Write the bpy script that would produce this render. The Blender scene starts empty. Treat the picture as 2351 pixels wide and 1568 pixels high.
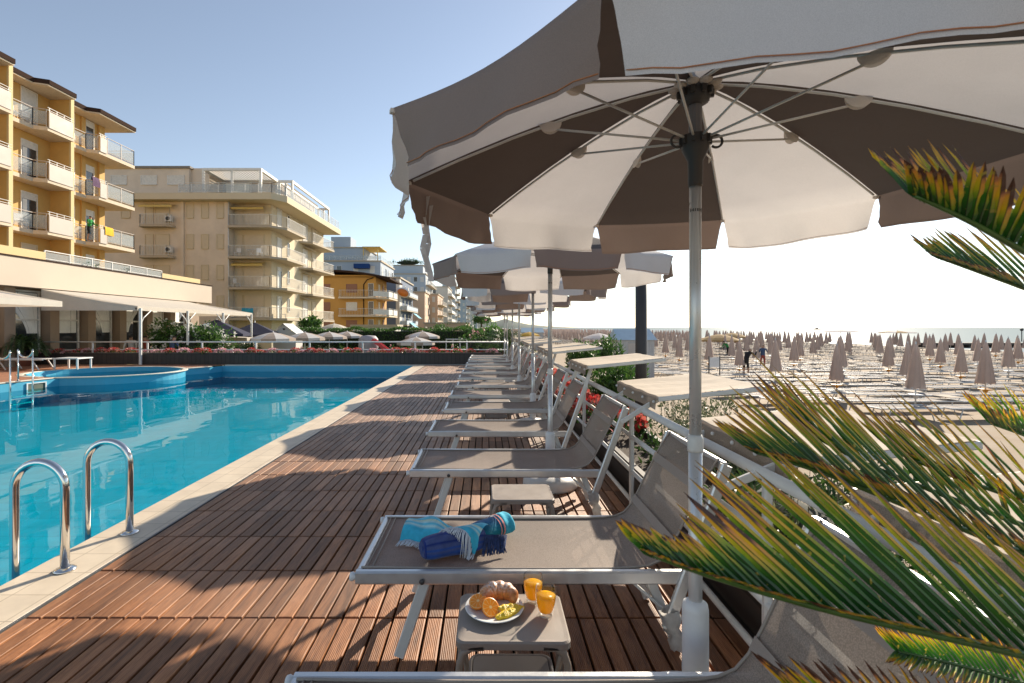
EXPO=0.85
import bpy, bmesh, math, random
from mathutils import Vector, Matrix
rnd = random.Random(7)
R = math.radians
H = 1.47                      # eye height above the deck
def W(px, py, Y):             # photograph point (2351 px wide) at a distance Y -> place
    return Vector(((px-1115)*Y/1150.0, Y, H-(py-752)*Y/1150.0))
scene = bpy.context.scene
col = scene.collection
# ------------------------------------------------------------------ helpers
def tag(o, label=None, cat=None, group=None, kind=None):
    if label: o['label'] = label
    if cat: o['category'] = cat
    if group: o['group'] = group
    if kind: o['kind'] = kind
    return o
def empty(name, loc=(0,0,0), rz=0, label=None, cat=None, group=None):
    o = bpy.data.objects.new(name, None); o.empty_display_size = .1
    o.location = loc; o.rotation_euler = (0,0,rz); col.objects.link(o)
    return tag(o, label, cat, group)
def copy_tree(o, parent=None):
    c = o.copy(); col.objects.link(c)
    if parent is not None: c.parent = parent
    for ch in list(o.children): copy_tree(ch, c)
    return c
class MB:
    def __init__(s): s.v=[]; s.f=[]; s.m=[]; s.uv=[]; s.cur=0; s.smooth=False; s.sm=[]
    def face(s, idx, uv=None):
        s.f.append(tuple(idx)); s.m.append(s.cur); s.sm.append(s.smooth); s.uv.append(uv)
    def add(s, vs): n=len(s.v); s.v.extend([tuple(v) for v in vs]); return n
    def quad(s, a,b,c,d, uv=None):
        n=s.add([a,b,c,d]); s.face((n,n+1,n+2,n+3), uv)
    def poly(s, pts): n=s.add(pts); s.face(range(n,n+len(pts)))
    def box(s, x0,x1,y0,y1,z0,z1, M=None, bev=0.0):
        if x0>x1: x0,x1=x1,x0
        if y0>y1: y0,y1=y1,y0
        if z0>z1: z0,z1=z1,z0
        if bev>0:
            b=bev
            # top-bevelled box
            P=[(x0,y0,z0),(x1,y0,z0),(x1,y1,z0),(x0,y1,z0),(x0,y0,z1-b),(x1,y0,z1-b),(x1,y1,z1-b),(x0,y1,z1-b),
               (x0+b,y0+b,z1),(x1-b,y0+b,z1),(x1-b,y1-b,z1),(x0+b,y1-b,z1)]
            F=[(3,2,1,0),(0,1,5,4),(1,2,6,5),(2,3,7,6),(3,0,4,7),(4,5,9,8),(5,6,10,9),(6,7,11,10),(7,4,8,11),(8,9,10,11)]
        else:
            P=[(x0,y0,z0),(x1,y0,z0),(x1,y1,z0),(x0,y1,z0),(x0,y0,z1),(x1,y0,z1),(x1,y1,z1),(x0,y1,z1)]
            F=[(3,2,1,0),(4,5,6,7),(0,1,5,4),(1,2,6,5),(2,3,7,6),(3,0,4,7)]
        if M is not None: P=[tuple(M@Vector(p)) for p in P]
        n=s.add(P)
        for f in F: s.face([n+i for i in f])
    def sweep(s, path, prof, up=(0,0,1), caps=True, closed=False, scl=None):
        path=[Vector(p) for p in path]; N=len(path); k=len(prof); up=Vector(up); base=None; rings=[]
        pv=None
        for i,p in enumerate(path):
            if closed: t=(path[(i+1)%N]-path[i-1])
            elif i==0: t=path[1]-p
            elif i==N-1: t=p-path[i-1]
            else: t=(path[i+1]-p).normalized()+(p-path[i-1]).normalized()
            t.normalize()
            if pv is None:
                u=up if abs(t.dot(up))<.98 else Vector((1,0,0))
                a=t.cross(u).normalized()
            else:
                a=(pv-t*pv.dot(t)).normalized()
            pv=a; b=a.cross(t).normalized()
            q=1.0 if scl is None else scl[i]
            rings.append(s.add([p+a*(x*q)+b*(y*q) for x,y in prof]))
        m=N if closed else N-1
        for i in range(m):
            r0=rings[i]; r1=rings[(i+1)%N]
            for j in range(k):
                j2=(j+1)%k; s.face((r0+j,r0+j2,r1+j2,r1+j))
        if caps and not closed:
            s.face([rings[0]+j for j in range(k-1,-1,-1)]); s.face([rings[-1]+j for j in range(k)])
    def tube(s, path, r, n=8, closed=False, scl=None):
        sm=s.smooth; s.smooth=True
        s.sweep(path,[(r*math.cos(2*math.pi*i/n),r*math.sin(2*math.pi*i/n)) for i in range(n)],closed=closed,scl=scl); s.smooth=sm
    def bar(s, p, q, w, h, up=(0,0,1)):
        c=min(w,h)*.22; w/=2; h/=2
        s.sweep([p,q],[(-w+c,-h),(w-c,-h),(w,-h+c),(w,h-c),(w-c,h),(-w+c,h),(-w,h-c),(-w,-h+c)],up=up)
    def rbar(s, path, w, h, up=(0,0,1)):
        c=min(w,h)*.28; w/=2; h/=2
        s.sweep(path,[(-w+c,-h),(w-c,-h),(w,-h+c),(w,h-c),(w-c,h),(-w+c,h),(-w,h-c),(-w,-h+c)],up=up)
    def lathe(s, prof, c=(0,0,0), n=24, M=None):
        sm=s.smooth; s.smooth=True; c=Vector(c); rings=[]
        for r,z in prof:
            ps=[Vector((r*math.cos(2*math.pi*i/n),r*math.sin(2*math.pi*i/n),z)) for i in range(n)]
            if M is not None: ps=[M@p for p in ps]
            rings.append(s.add([c+p for p in ps]))
        for a,b in zip(rings,rings[1:]):
            for i in range(n):
                j=(i+1)%n; s.face((a+i,a+j,b+j,b+i))
        if prof[0][0]>1e-5: s.face([rings[0]+i for i in range(n-1,-1,-1)])
        if prof[-1][0]>1e-5: s.face([rings[-1]+i for i in range(n)])
        s.smooth=sm
    def prism(s, poly, z0, z1):
        n=len(poly); a=s.add([(x,y,z0) for x,y in poly]); b=s.add([(x,y,z1) for x,y in poly])
        s.face([a+i for i in range(n-1,-1,-1)]); s.face([b+i for i in range(n)])
        for i in range(n):
            j=(i+1)%n; s.face((a+i,a+j,b+j,b+i))
    def ball(s, c, r, sx=1,sy=1,sz=1, n=8, m=5):
        s.lathe([(r*math.sin(math.pi*i/m)*1.0, -r*sz*math.cos(math.pi*i/m)) for i in range(m+1)], c, n, Matrix.Diagonal((sx,sy,1)))
    def build(s, name, mats, parent=None, uv=False):
        me=bpy.data.meshes.new(name); me.from_pydata(s.v,[],s.f)
        if not isinstance(mats,(list,tuple)): mats=[mats]
        for m in mats: me.materials.append(m)
        me.polygons.foreach_set('material_index', s.m); me.polygons.foreach_set('use_smooth', s.sm)
        if uv:
            l=me.uv_layers.new(name='UVMap')
            k=0
            for p,u in zip(me.polygons,s.uv):
                for i,li in enumerate(p.loop_indices):
                    l.data[li].uv = u[i] if u else (0,0)
        me.update()
        o=bpy.data.objects.new(name,me); col.objects.link(o)
        if parent is not None: o.parent=parent
        return o
# ------------------------------------------------------------------ materials
def newmat(name):
    m=bpy.data.materials.new(name); m.use_nodes=True; nt=m.node_tree
    return m, nt, nt.nodes['Principled BSDF'], nt.nodes['Material Output']
def N(nt, typ, **kw):
    n=nt.nodes.new(typ)
    for k,v in kw.items():
        if k in n.inputs.keys() if isinstance(k,str) else False: n.inputs[k].default_value=v
        else: setattr(n,k,v)
    return n
def inp(n, **kw):
    for k,v in kw.items(): n.inputs[k.replace('_',' ')].default_value=v
def lin(c):   # sRGB 0-255 -> linear
    return tuple(((x/255.0)/12.92 if x/255.0<.04045 else ((x/255.0+.055)/1.055)**2.4) for x in c)+(1,)
def C4(c): return (c[0],c[1],c[2],1)
def mat(name, c, rough=.6, metal=0.0, var=.12, scale=6.0, bump=0.0, bscale=60.0, island=0.0, spec=.5, stain=0.0, emit=None, coords='Object'):
    m,nt,b,out=newmat(name); L=nt.links
    b.inputs['Roughness'].default_value=rough; b.inputs['Metallic'].default_value=metal
    b.inputs['Specular IOR Level'].default_value=spec
    tc=N(nt,'ShaderNodeTexCoord'); 
    no=N(nt,'ShaderNodeTexNoise'); inp(no,Scale=scale,Detail=5.0,Roughness=.6); L.new(tc.outputs[coords],no.inputs['Vector'])
    mr=N(nt,'ShaderNodeMapRange'); inp(mr,From_Min=.3,From_Max=.7,To_Min=1-var,To_Max=1+var); L.new(no.outputs['Fac'],mr.inputs['Value'])
    last=mr.outputs['Result']
    if island:
        ge=N(nt,'ShaderNodeNewGeometry'); m2=N(nt,'ShaderNodeMapRange'); inp(m2,To_Min=1-island,To_Max=1+island); L.new(ge.outputs['Random Per Island'],m2.inputs['Value'])
        mm=N(nt,'ShaderNodeMath',operation='MULTIPLY'); L.new(last,mm.inputs[0]); L.new(m2.outputs['Result'],mm.inputs[1]); last=mm.outputs[0]
    if stain:
        n2=N(nt,'ShaderNodeTexNoise'); inp(n2,Scale=scale*.23,Detail=8.0,Roughness=.7); L.new(tc.outputs[coords],n2.inputs['Vector'])
        m3=N(nt,'ShaderNodeMapRange'); inp(m3,From_Min=.48,From_Max=.7,To_Min=1.0,To_Max=1-stain); L.new(n2.outputs['Fac'],m3.inputs['Value'])
        mm=N(nt,'ShaderNodeMath',operation='MULTIPLY'); L.new(last,mm.inputs[0]); L.new(m3.outputs['Result'],mm.inputs[1]); last=mm.outputs[0]
    vm=N(nt,'ShaderNodeVectorMath',operation='SCALE'); vm.inputs[0].default_value=c[:3]; L.new(last,vm.inputs['Scale']); L.new(vm.outputs[0],b.inputs['Base Color'])
    rr=N(nt,'ShaderNodeMapRange'); inp(rr,From_Min=.3,From_Max=.7,To_Min=max(.02,rough-.06),To_Max=min(1,rough+.08)); L.new(no.outputs['Fac'],rr.inputs['Value']); L.new(rr.outputs['Result'],b.inputs['Roughness'])
    if bump:
        n3=N(nt,'ShaderNodeTexNoise'); inp(n3,Scale=bscale,Detail=4.0); L.new(tc.outputs[coords],n3.inputs['Vector'])
        bp=N(nt,'ShaderNodeBump'); inp(bp,Strength=bump,Distance=.01); L.new(n3.outputs['Fac'],bp.inputs['Height']); L.new(bp.outputs['Normal'],b.inputs['Normal'])
    return m
def fabric(name, c, trans=.35, weave=900.0, strength=.25, var=.05, rough=.85, tc_=None):
    m,nt,b,out=newmat(name); L=nt.links
    tc=N(nt,'ShaderNodeTexCoord')
    no=N(nt,'ShaderNodeTexNoise'); inp(no,Scale=3.0,Detail=6.0,Roughness=.65); L.new(tc.outputs['Object'],no.inputs['Vector'])
    mr=N(nt,'ShaderNodeMapRange'); inp(mr,From_Min=.3,From_Max=.7,To_Min=1-var,To_Max=1+var); L.new(no.outputs['Fac'],mr.inputs['Value'])
    n4=N(nt,'ShaderNodeTexNoise'); inp(n4,Scale=weave,Detail=1.0); L.new(tc.outputs['Object'],n4.inputs['Vector'])
    m4=N(nt,'ShaderNodeMapRange'); inp(m4,From_Min=.3,From_Max=.7,To_Min=.88,To_Max=1.12); L.new(n4.outputs['Fac'],m4.inputs['Value'])
    mm=N(nt,'ShaderNodeMath',operation='MULTIPLY'); L.new(mr.outputs[0],mm.inputs[0]); L.new(m4.outputs[0],mm.inputs[1])
    vm=N(nt,'ShaderNodeVectorMath',operation='SCALE'); vm.inputs[0].default_value=c[:3]; L.new(mm.outputs[0],vm.inputs['Scale']); L.new(vm.outputs[0],b.inputs['Base Color'])
    b.inputs['Roughness'].default_value=rough; b.inputs['Specular IOR Level'].default_value=.2
    n5=N(nt,'ShaderNodeTexNoise'); inp(n5,Scale=7.0,Detail=3.0); L.new(tc.outputs['Object'],n5.inputs['Vector'])
    bp=N(nt,'ShaderNodeBump'); inp(bp,Strength=strength,Distance=.012); L.new(n5.outputs['Fac'],bp.inputs['Height']); L.new(bp.outputs['Normal'],b.inputs['Normal'])
    if trans>0:
        t=N(nt,'ShaderNodeBsdfTranslucent'); vt=N(nt,'ShaderNodeVectorMath',operation='MULTIPLY'); vt.inputs[1].default_value=tc_ or (1,.96,.91); L.new(vm.outputs[0],vt.inputs[0]); L.new(vt.outputs[0],t.inputs['Color'])
        mx=N(nt,'ShaderNodeMixShader'); mx.inputs[0].default_value=trans
        L.new(b.outputs[0],mx.inputs[1]); L.new(t.outputs[0],mx.inputs[2]); L.new(mx.outputs[0],out.inputs['Surface'])
    return m
def leafmat(name, cols, trans=.3, rough=.45):
    m,nt,b,out=newmat(name); L=nt.links
    ge=N(nt,'ShaderNodeNewGeometry'); cr=N(nt,'ShaderNodeValToRGB'); L.new(ge.outputs['Random Per Island'],cr.inputs[0])
    e=cr.color_ramp.elements
    while len(e)<len(cols): e.new(.5)
    for i,c in enumerate(cols): e[i].position=i/(len(cols)-1) if len(cols)>1 else 0; e[i].color=C4(c)
    L.new(cr.outputs[0],b.inputs['Base Color']); b.inputs['Roughness'].default_value=rough
    t=N(nt,'ShaderNodeBsdfTranslucent'); L.new(cr.outputs[0],t.inputs['Color'])
    mx=N(nt,'ShaderNodeMixShader'); mx.inputs[0].default_value=trans
    L.new(b.outputs[0],mx.inputs[1]); L.new(t.outputs[0],mx.inputs[2]); L.new(mx.outputs[0],out.inputs['Surface'])
    return m
def schlick(nt,normal=None,f0=.02,top=1.0):
    lw=N(nt,'ShaderNodeLayerWeight'); lw.inputs['Blend'].default_value=.5
    if normal is not None: nt.links.new(normal,lw.inputs['Normal'])
    p=N(nt,'ShaderNodeMath',operation='POWER'); p.inputs[1].default_value=5.0; nt.links.new(lw.outputs['Facing'],p.inputs[0])
    m=N(nt,'ShaderNodeMath',operation='MULTIPLY_ADD'); m.inputs[1].default_value=top-f0; m.inputs[2].default_value=f0; nt.links.new(p.outputs[0],m.inputs[0]); return m
def glassmat(name, tint=(.8,.9,.95), refl=.35):
    m,nt,b,out=newmat(name); L=nt.links
    t=N(nt,'ShaderNodeBsdfTransparent'); t.inputs[0].default_value=C4(tint); g=N(nt,'ShaderNodeBsdfGlossy'); g.inputs['Roughness'].default_value=.03
    lw=schlick(nt,None,.04)
    mx=N(nt,'ShaderNodeMixShader'); L.new(lw.outputs[0],mx.inputs[0]); L.new(t.outputs[0],mx.inputs[1]); L.new(g.outputs[0],mx.inputs[2]); L.new(mx.outputs[0],out.inputs['Surface'])
    return m
M={}
M['alu']=mat('aluminium',(.62,.62,.62),.36,.75,.05,20,.05,200)
M['alu_white']=mat('white_coated_metal',(.68,.68,.66),.4,0,.06,9,0,stain=.12)
M['alu_pole']=mat('anodised_pole',(.62,.62,.62),.3,.45,.03,15)
M['steel']=mat('polished_steel',(.75,.73,.70),.12,1,.04,10)
M['plastic_grey']=mat('grey_plastic',(.06,.055,.052),.5,0,.06,20)
M['plastic_white']=mat('white_plastic',(.70,.70,.70),.4,0,.06,12,.1,8)
M['taupe']=mat('taupe_plastic',(.30,.255,.22),.45,0,.05,12,.08,300)
M['white_fab']=fabric('white_canvas',(.66,.64,.645),.29)
M['brown_fab']=fabric('brown_canvas',(.118,.094,.086),.06)
M['hem']=fabric('skylit_brown_canvas',(.26,.195,.17),.10)  # lighter brown for the valances, with their outside skylight put into the colour
M['piping']=mat('orange_piping',(.42,.17,.07),.7)
M['clip']=fabric('clip_pocket',(.78,.73,.68),.4)
M['visor_top']=fabric('visor_cloth',(.55,.47,.38),.15,600,.6)
M['valance']=M['brown_fab']
def sling():
    m,nt,b,out=newmat('sling_mesh'); L=nt.links
    tc=N(nt,'ShaderNodeTexCoord'); mp=N(nt,'ShaderNodeMapping'); mp.inputs['Scale'].default_value=(230,230,230); L.new(tc.outputs['Object'],mp.inputs[0])
    ck=N(nt,'ShaderNodeTexVoronoi'); ck.inputs['Scale'].default_value=1.0; L.new(mp.outputs[0],ck.inputs['Vector'])
    cr=N(nt,'ShaderNodeMapRange'); inp(cr,From_Min=.1,From_Max=.7,To_Min=1.18,To_Max=.78); L.new(ck.outputs['Distance'],cr.inputs['Value'])
    no=N(nt,'ShaderNodeTexNoise'); inp(no,Scale=5.0,Detail=5.0); L.new(tc.outputs['Object'],no.inputs['Vector'])
    mr=N(nt,'ShaderNodeMapRange'); inp(mr,From_Min=.3,From_Max=.7,To_Min=.94,To_Max=1.06); L.new(no.outputs['Fac'],mr.inputs['Value'])
    mm=N(nt,'ShaderNodeMath',operation='MULTIPLY'); L.new(cr.outputs[0],mm.inputs[0]); L.new(mr.outputs[0],mm.inputs[1])
    vm=N(nt,'ShaderNodeVectorMath',operation='SCALE'); vm.inputs[0].default_value=(.345,.285,.245); L.new(mm.outputs[0],vm.inputs['Scale']); L.new(vm.outputs[0],b.inputs['Base Color'])
    b.inputs['Roughness'].default_value=.6; b.inputs['Specular IOR Level'].default_value=.3
    bp=N(nt,'ShaderNodeBump'); inp(bp,Strength=.25,Distance=.002); L.new(ck.outputs['Distance'],bp.inputs['Height']); L.new(bp.outputs['Normal'],b.inputs['Normal'])
    t=N(nt,'ShaderNodeBsdfTranslucent'); L.new(vm.outputs[0],t.inputs['Color'])
    tr=N(nt,'ShaderNodeBsdfTransparent')
    mx=N(nt,'ShaderNodeMixShader'); mx.inputs[0].default_value=.25; L.new(b.outputs[0],mx.inputs[1]); L.new(t.outputs[0],mx.inputs[2])
    m2=N(nt,'ShaderNodeMixShader'); m2.inputs[0].default_value=.07; L.new(mx.outputs[0],m2.inputs[1]); L.new(tr.outputs[0],m2.inputs[2]); L.new(m2.outputs[0],out.inputs['Surface'])
    return m
M['sling']=sling()
def deckmat():
    m,nt,b,out=newmat('ribbed_hardwood'); L=nt.links
    tc=N(nt,'ShaderNodeTexCoord'); ge=N(nt,'ShaderNodeNewGeometry')
    mp=N(nt,'ShaderNodeMapping'); mp.inputs['Scale'].default_value=(14,1.6,8); L.new(tc.outputs['Object'],mp.inputs[0])
    of=N(nt,'ShaderNodeVectorMath',operation='ADD'); L.new(mp.outputs[0],of.inputs[0]); 
    sc=N(nt,'ShaderNodeMath',operation='MULTIPLY'); sc.inputs[1].default_value=57; L.new(ge.outputs['Random Per Island'],sc.inputs[0]); L.new(sc.outputs[0],of.inputs[1])
    no=N(nt,'ShaderNodeTexNoise'); inp(no,Scale=2.3,Detail=9.0,Roughness=.72,Distortion=.8); L.new(of.outputs[0],no.inputs['Vector'])
    cr=N(nt,'ShaderNodeValToRGB'); e=cr.color_ramp.elements; e[0].position=.3; e[0].color=(.10,.038,.016,1); e[1].position=.74; e[1].color=(.49,.225,.10,1); e.new(.5).color=(.30,.122,.048,1)
    L.new(no.outputs['Fac'],cr.inputs[0])
    # weathered grey patches; greying with distance paints in the shaded boards' sheen
    n2=N(nt,'ShaderNodeTexNoise'); inp(n2,Scale=.9,Detail=5.0,Roughness=.6); L.new(tc.outputs['Object'],n2.inputs['Vector'])
    sx=N(nt,'ShaderNodeSeparateXYZ'); L.new(tc.outputs['Object'],sx.inputs[0])
    my=N(nt,'ShaderNodeMapRange'); inp(my,From_Min=2.0,From_Max=8.0,To_Min=0.0,To_Max=.62); L.new(sx.outputs['Y'],my.inputs['Value'])
    ad=N(nt,'ShaderNodeMath',operation='ADD'); L.new(n2.outputs['Fac'],ad.inputs[0]); L.new(my.outputs[0],ad.inputs[1])
    m2=N(nt,'ShaderNodeMapRange'); inp(m2,From_Min=.5,From_Max=1.05,To_Min=0.0,To_Max=.75); L.new(ad.outputs[0],m2.inputs['Value'])
    mx=N(nt,'ShaderNodeMix',data_type='RGBA'); mx.inputs['B'].default_value=(.34,.235,.175,1); L.new(m2.outputs[0],mx.inputs['Factor']); L.new(cr.outputs[0],mx.inputs['A'])
    mi=N(nt,'ShaderNodeMapRange'); inp(mi,To_Min=.58,To_Max=1.20); L.new(ge.outputs['Random Per Island'],mi.inputs['Value'])
    vm=N(nt,'ShaderNodeVectorMath',operation='SCALE'); L.new(mx.outputs['Result'],vm.inputs[0]); L.new(mi.outputs[0],vm.inputs['Scale']); L.new(vm.outputs[0],b.inputs['Base Color'])
    b.inputs['Roughness'].default_value=.55; b.inputs['Specular IOR Level'].default_value=.4
    wv=N(nt,'ShaderNodeTexWave',wave_type='BANDS',bands_direction='X'); inp(wv,Scale=38.0,Distortion=.0); L.new(tc.outputs['Object'],wv.inputs['Vector'])
    bp=N(nt,'ShaderNodeBump'); inp(bp,Strength=.5,Distance=.003); L.new(wv.outputs['Fac'],bp.inputs['Height'])
    b2=N(nt,'ShaderNodeBump'); inp(b2,Strength=.3,Distance=.004); L.new(no.outputs['Fac'],b2.inputs['Height']); L.new(bp.outputs['Normal'],b2.inputs['Normal']); L.new(b2.outputs['Normal'],b.inputs['Normal'])
    return m
M['deck']=deckmat()
def tilemat(name, c1, c2, mortar, w, h, msize=.012, rough=.5, off=0.0, rot=0.0, bump=.3):
    m,nt,b,out=newmat(name); L=nt.links
    tc=N(nt,'ShaderNodeTexCoord'); mp=N(nt,'ShaderNodeMapping'); L.new(tc.outputs['Object'],mp.inputs[0]); mp.inputs['Rotation'].default_value=(0,0,rot) if not isinstance(rot,tuple) else rot
    br=N(nt,'ShaderNodeTexBrick',offset=off); inp(br,Color1=C4(c1),Color2=C4(c2),Mortar=C4(mortar),Scale=1.0,Mortar_Size=msize,Brick_Width=w,Row_Height=h,Mortar_Smooth=.3); L.new(mp.outputs[0],br.inputs['Vector'])
    no=N(nt,'ShaderNodeTexNoise'); inp(no,Scale=4.0,Detail=7.0,Roughness=.65); L.new(tc.outputs['Object'],no.inputs['Vector'])
    mr=N(nt,'ShaderNodeMapRange'); inp(mr,From_Min=.3,From_Max=.7,To_Min=.88,To_Max=1.1); L.new(no.outputs['Fac'],mr.inputs['Value'])
    vm=N(nt,'ShaderNodeVectorMath',operation='SCALE'); L.new(br.outputs['Color'],vm.inputs[0]); L.new(mr.outputs[0],vm.inputs['Scale']); L.new(vm.outputs[0],b.inputs['Base Color'])
    b.inputs['Roughness'].default_value=rough
    bp=N(nt,'ShaderNodeBump'); inp(bp,Strength=bump,Distance=.004); iv=N(nt,'ShaderNodeMath',operation='SUBTRACT'); iv.inputs[0].default_value=1.0; L.new(br.outputs['Fac'],iv.inputs[1]); L.new(iv.outputs[0],bp.inputs['Height']); L.new(bp.outputs['Normal'],b.inputs['Normal'])
    return m
M['coping']=tilemat('cream_coping_tile',(.60,.50,.375),(.63,.53,.40),(.34,.27,.19),.2,.25,.003,.5)
M['pooltile']=tilemat('turquoise_pool_tile',(.17,.60,.74),(.20,.64,.77),(.125,.50,.63),.5,.25,.010,.3,.5)
M['poolwall']=mat('blue_pool_liner',(.075,.36,.52),.35,0,.06,3)
M['red_deck']=tilemat('red_deck_tile',(.34,.15,.085),(.38,.18,.10),(.18,.08,.05),.5,.09,.008,.6)
M['dark_wall']=None
def watermat(name, tint, bump, scale, ior=1.33):
    m,nt,b,out=newmat(name); L=nt.links
    tc=N(nt,'ShaderNodeTexCoord'); mp=N(nt,'ShaderNodeMapping'); mp.inputs['Scale'].default_value=(1,.55,1); L.new(tc.outputs['Object'],mp.inputs[0])
    n1=N(nt,'ShaderNodeTexNoise'); inp(n1,Scale=scale,Detail=2.0,Roughness=.4,Distortion=.3); L.new(mp.outputs[0],n1.inputs['Vector'])
    bp=N(nt,'ShaderNodeBump'); inp(bp,Strength=bump,Distance=.02); L.new(n1.outputs['Fac'],bp.inputs['Height'])
    t=N(nt,'ShaderNodeBsdfTransparent'); t.inputs[0].default_value=C4(tint)
    g=N(nt,'ShaderNodeBsdfGlossy'); g.inputs['Roughness'].default_value=.015; L.new(bp.outputs['Normal'],g.inputs['Normal'])
    fr=schlick(nt,bp.outputs['Normal'],.02,.6)
    mx=N(nt,'ShaderNodeMixShader'); L.new(fr.outputs[0],mx.inputs[0]); L.new(t.outputs[0],mx.inputs[1]); L.new(g.outputs[0],mx.inputs[2]); L.new(mx.outputs[0],out.inputs['Surface'])
    return m
M['water']=watermat('pool_water',(.045,.72,.79),.26,1.7)
def seamat():
    m,nt,b,out=newmat('sea_water'); L=nt.links
    b.inputs['Base Color'].default_value=(.30,.36,.37,1); b.inputs['Roughness'].default_value=1.0; b.inputs['Specular IOR Level'].default_value=0.0
    gl=N(nt,'ShaderNodeBsdfGlossy'); gl.inputs['Roughness'].default_value=.35; df=N(nt,'ShaderNodeBsdfDiffuse'); df.inputs['Color'].default_value=(.30,.36,.37,1); mxs=N(nt,'ShaderNodeMixShader'); mxs.inputs[0].default_value=.06; L.new(df.outputs[0],mxs.inputs[1]); L.new(gl.outputs[0],mxs.inputs[2]); L.new(mxs.outputs[0],out.inputs['Surface'])
    tc=N(nt,'ShaderNodeTexCoord'); n1=N(nt,'ShaderNodeTexNoise'); inp(n1,Scale=.35,Detail=6.0); mp=N(nt,'ShaderNodeMapping'); mp.inputs['Scale'].default_value=(1.6,.5,1); L.new(tc.outputs['Object'],mp.inputs[0]); L.new(mp.outputs[0],n1.inputs['Vector'])
    bp=N(nt,'ShaderNodeBump'); inp(bp,Strength=.6,Distance=.25); L.new(n1.outputs['Fac'],bp.inputs['Height']); L.new(bp.outputs['Normal'],gl.inputs['Normal']); L.new(bp.outputs['Normal'],df.inputs['Normal'])
    return m
M['sea']=seamat()
M['sand']=mat('dry_sand',(.29,.213,.138),.9,0,.16,1.2,.6,6,stain=.12)
M['lawn']=mat('garden_ground',(.13,.14,.06),.9,0,.3,.8,.3,8)
M['foam']=mat('sea_foam',(.75,.76,.76),.6)
LEAF={}
LEAF['dark']=leafmat('dark_leaf',[(.018,.045,.014),(.04,.085,.02),(.07,.13,.03)])
LEAF['mid']=leafmat('green_leaf',[(.03,.08,.018),(.06,.15,.025),(.12,.22,.045)])
LEAF['bright']=leafmat('fresh_leaf',[(.06,.15,.02),(.10,.24,.03),(.16,.30,.05)],.4)
LEAF['olive']=leafmat('olive_leaf',[(.08,.11,.05),(.16,.19,.10),(.27,.29,.18)],.2)
LEAF['red']=leafmat('red_petals',[(.38,.02,.02),(.55,.05,.05),(.62,.16,.12),(.6,.3,.28),(.2,.12,.05)],.3)
LEAF['pink']=leafmat('pink_petals',[(.62,.22,.28),(.7,.4,.42),(.72,.55,.55)],.3)
LEAF['white']=leafmat('white_petals',[(.7,.7,.66),(.8,.78,.74)],.3)
M['bark']=mat('rough_bark',(.10,.07,.05),.9,0,.3,20,.8,60)
M['dark_wall']=tilemat('dark_planter_cladding',(.028,.024,.024),(.040,.033,.031),(.010,.009,.009),.17,.42,.012,.55,0.0,(R(90),0,0),.6)
M['dark_wall_side']=tilemat('dark_planter_cladding_side',(.045,.034,.028),(.065,.048,.038),(.012,.010,.009),.17,.42,.012,.55,0.0,(R(90),0,R(90)),.6)
# ------------------------------------------------------------------ pool terrace (setting)
POOL_R=-2.75; DECK_L=-2.35; DECK_R=1.22; YF=19.6; WZ=-.25
mb=MB(); nx=42; pw=(DECK_R-DECK_L)/nx; ny=42; py_=.4935
off=2.543-py_*7
for j in range(ny):
    y0=off+j*py_; y1=y0+py_-.011
    if y0>YF: break
    y1=min(y1,YF)
    for i in range(nx):
        x0=DECK_L+.012+i*pw; g=.0050+rnd.random()*.0015
        dz=rnd.uniform(-.0012,.0012)
        mb.box(x0+g,x0+pw-g,y0+rnd.uniform(0,.002),y1,-.025+dz,dz,bev=.003)
tag(mb.build('deck',M['deck']),kind='structure')
mb=MB(); mb.box(DECK_L-.004,DECK_R+.6,-3,YF+.4,-.30,-.026); mb.box(DECK_L-.6,DECK_R+.6,-3,off-.01,-.3,-.004) if False else None
M['underdeck']=mat('dark_underlay',(.012,.010,.009),.9)
tag(mb.build('deck_base',M['underdeck']),kind='structure')
# pool outline
EC=(-12.7,16.85); ERX,ERY=2.3,2.05
def ell(a): return (EC[0]+ERX*math.cos(R(a)), EC[1]+ERY*math.sin(R(a)))
arc=[ell(a) for a in range(38,-86,-6)]
outline=[(POOL_R,-4),(POOL_R,YF),(-10.3,YF),(-10.42,18.9)]+arc+[(-12.55,14.75),(-12.8,13.2),(-14.3,9),(-14.3,-4)]
def strip_faces(mb, pts, z0, z1):
    for a,b in zip(pts,pts[1:]):
        n=mb.add([(a[0],a[1],z0),(b[0],b[1],z0),(b[0],b[1],z1),(a[0],a[1],z1)]); mb.face((n,n+1,n+2,n+3))
mb=MB(); mb.cur=0; strip_faces(mb,outline+[outline[0]],-.72,-.031); mb.cur=1
mb.poly([(x,y,-.72) for x,y in outline])
tag(mb.build('pool_basin',[M['poolwall'],M['pooltile']]),kind='structure')
mb=MB(); mb.poly([(x,y,WZ) for x,y in outline]); tag(mb.build('pool_water',M['water']),kind='structure')
ring=[ell(a) for a in range(0,360,6)]
inner=[(EC[0]+(x-EC[0])*.93,EC[1]+(y-EC[1])*.93) for x,y in ring]
mb=MB(); strip_faces(mb,inner+[inner[0]],-.75,-.0); mb.cur=1; mb.poly([(x,y,-.75) for x,y in inner])
tag(mb.build('paddling_basin',[M['poolwall'],M['pooltile']]),kind='structure')
mb=MB(); mb.poly([(x,y,-.16) for x,y in inner]); tag(mb.build('paddling_water',M['water']),kind='structure')
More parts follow.
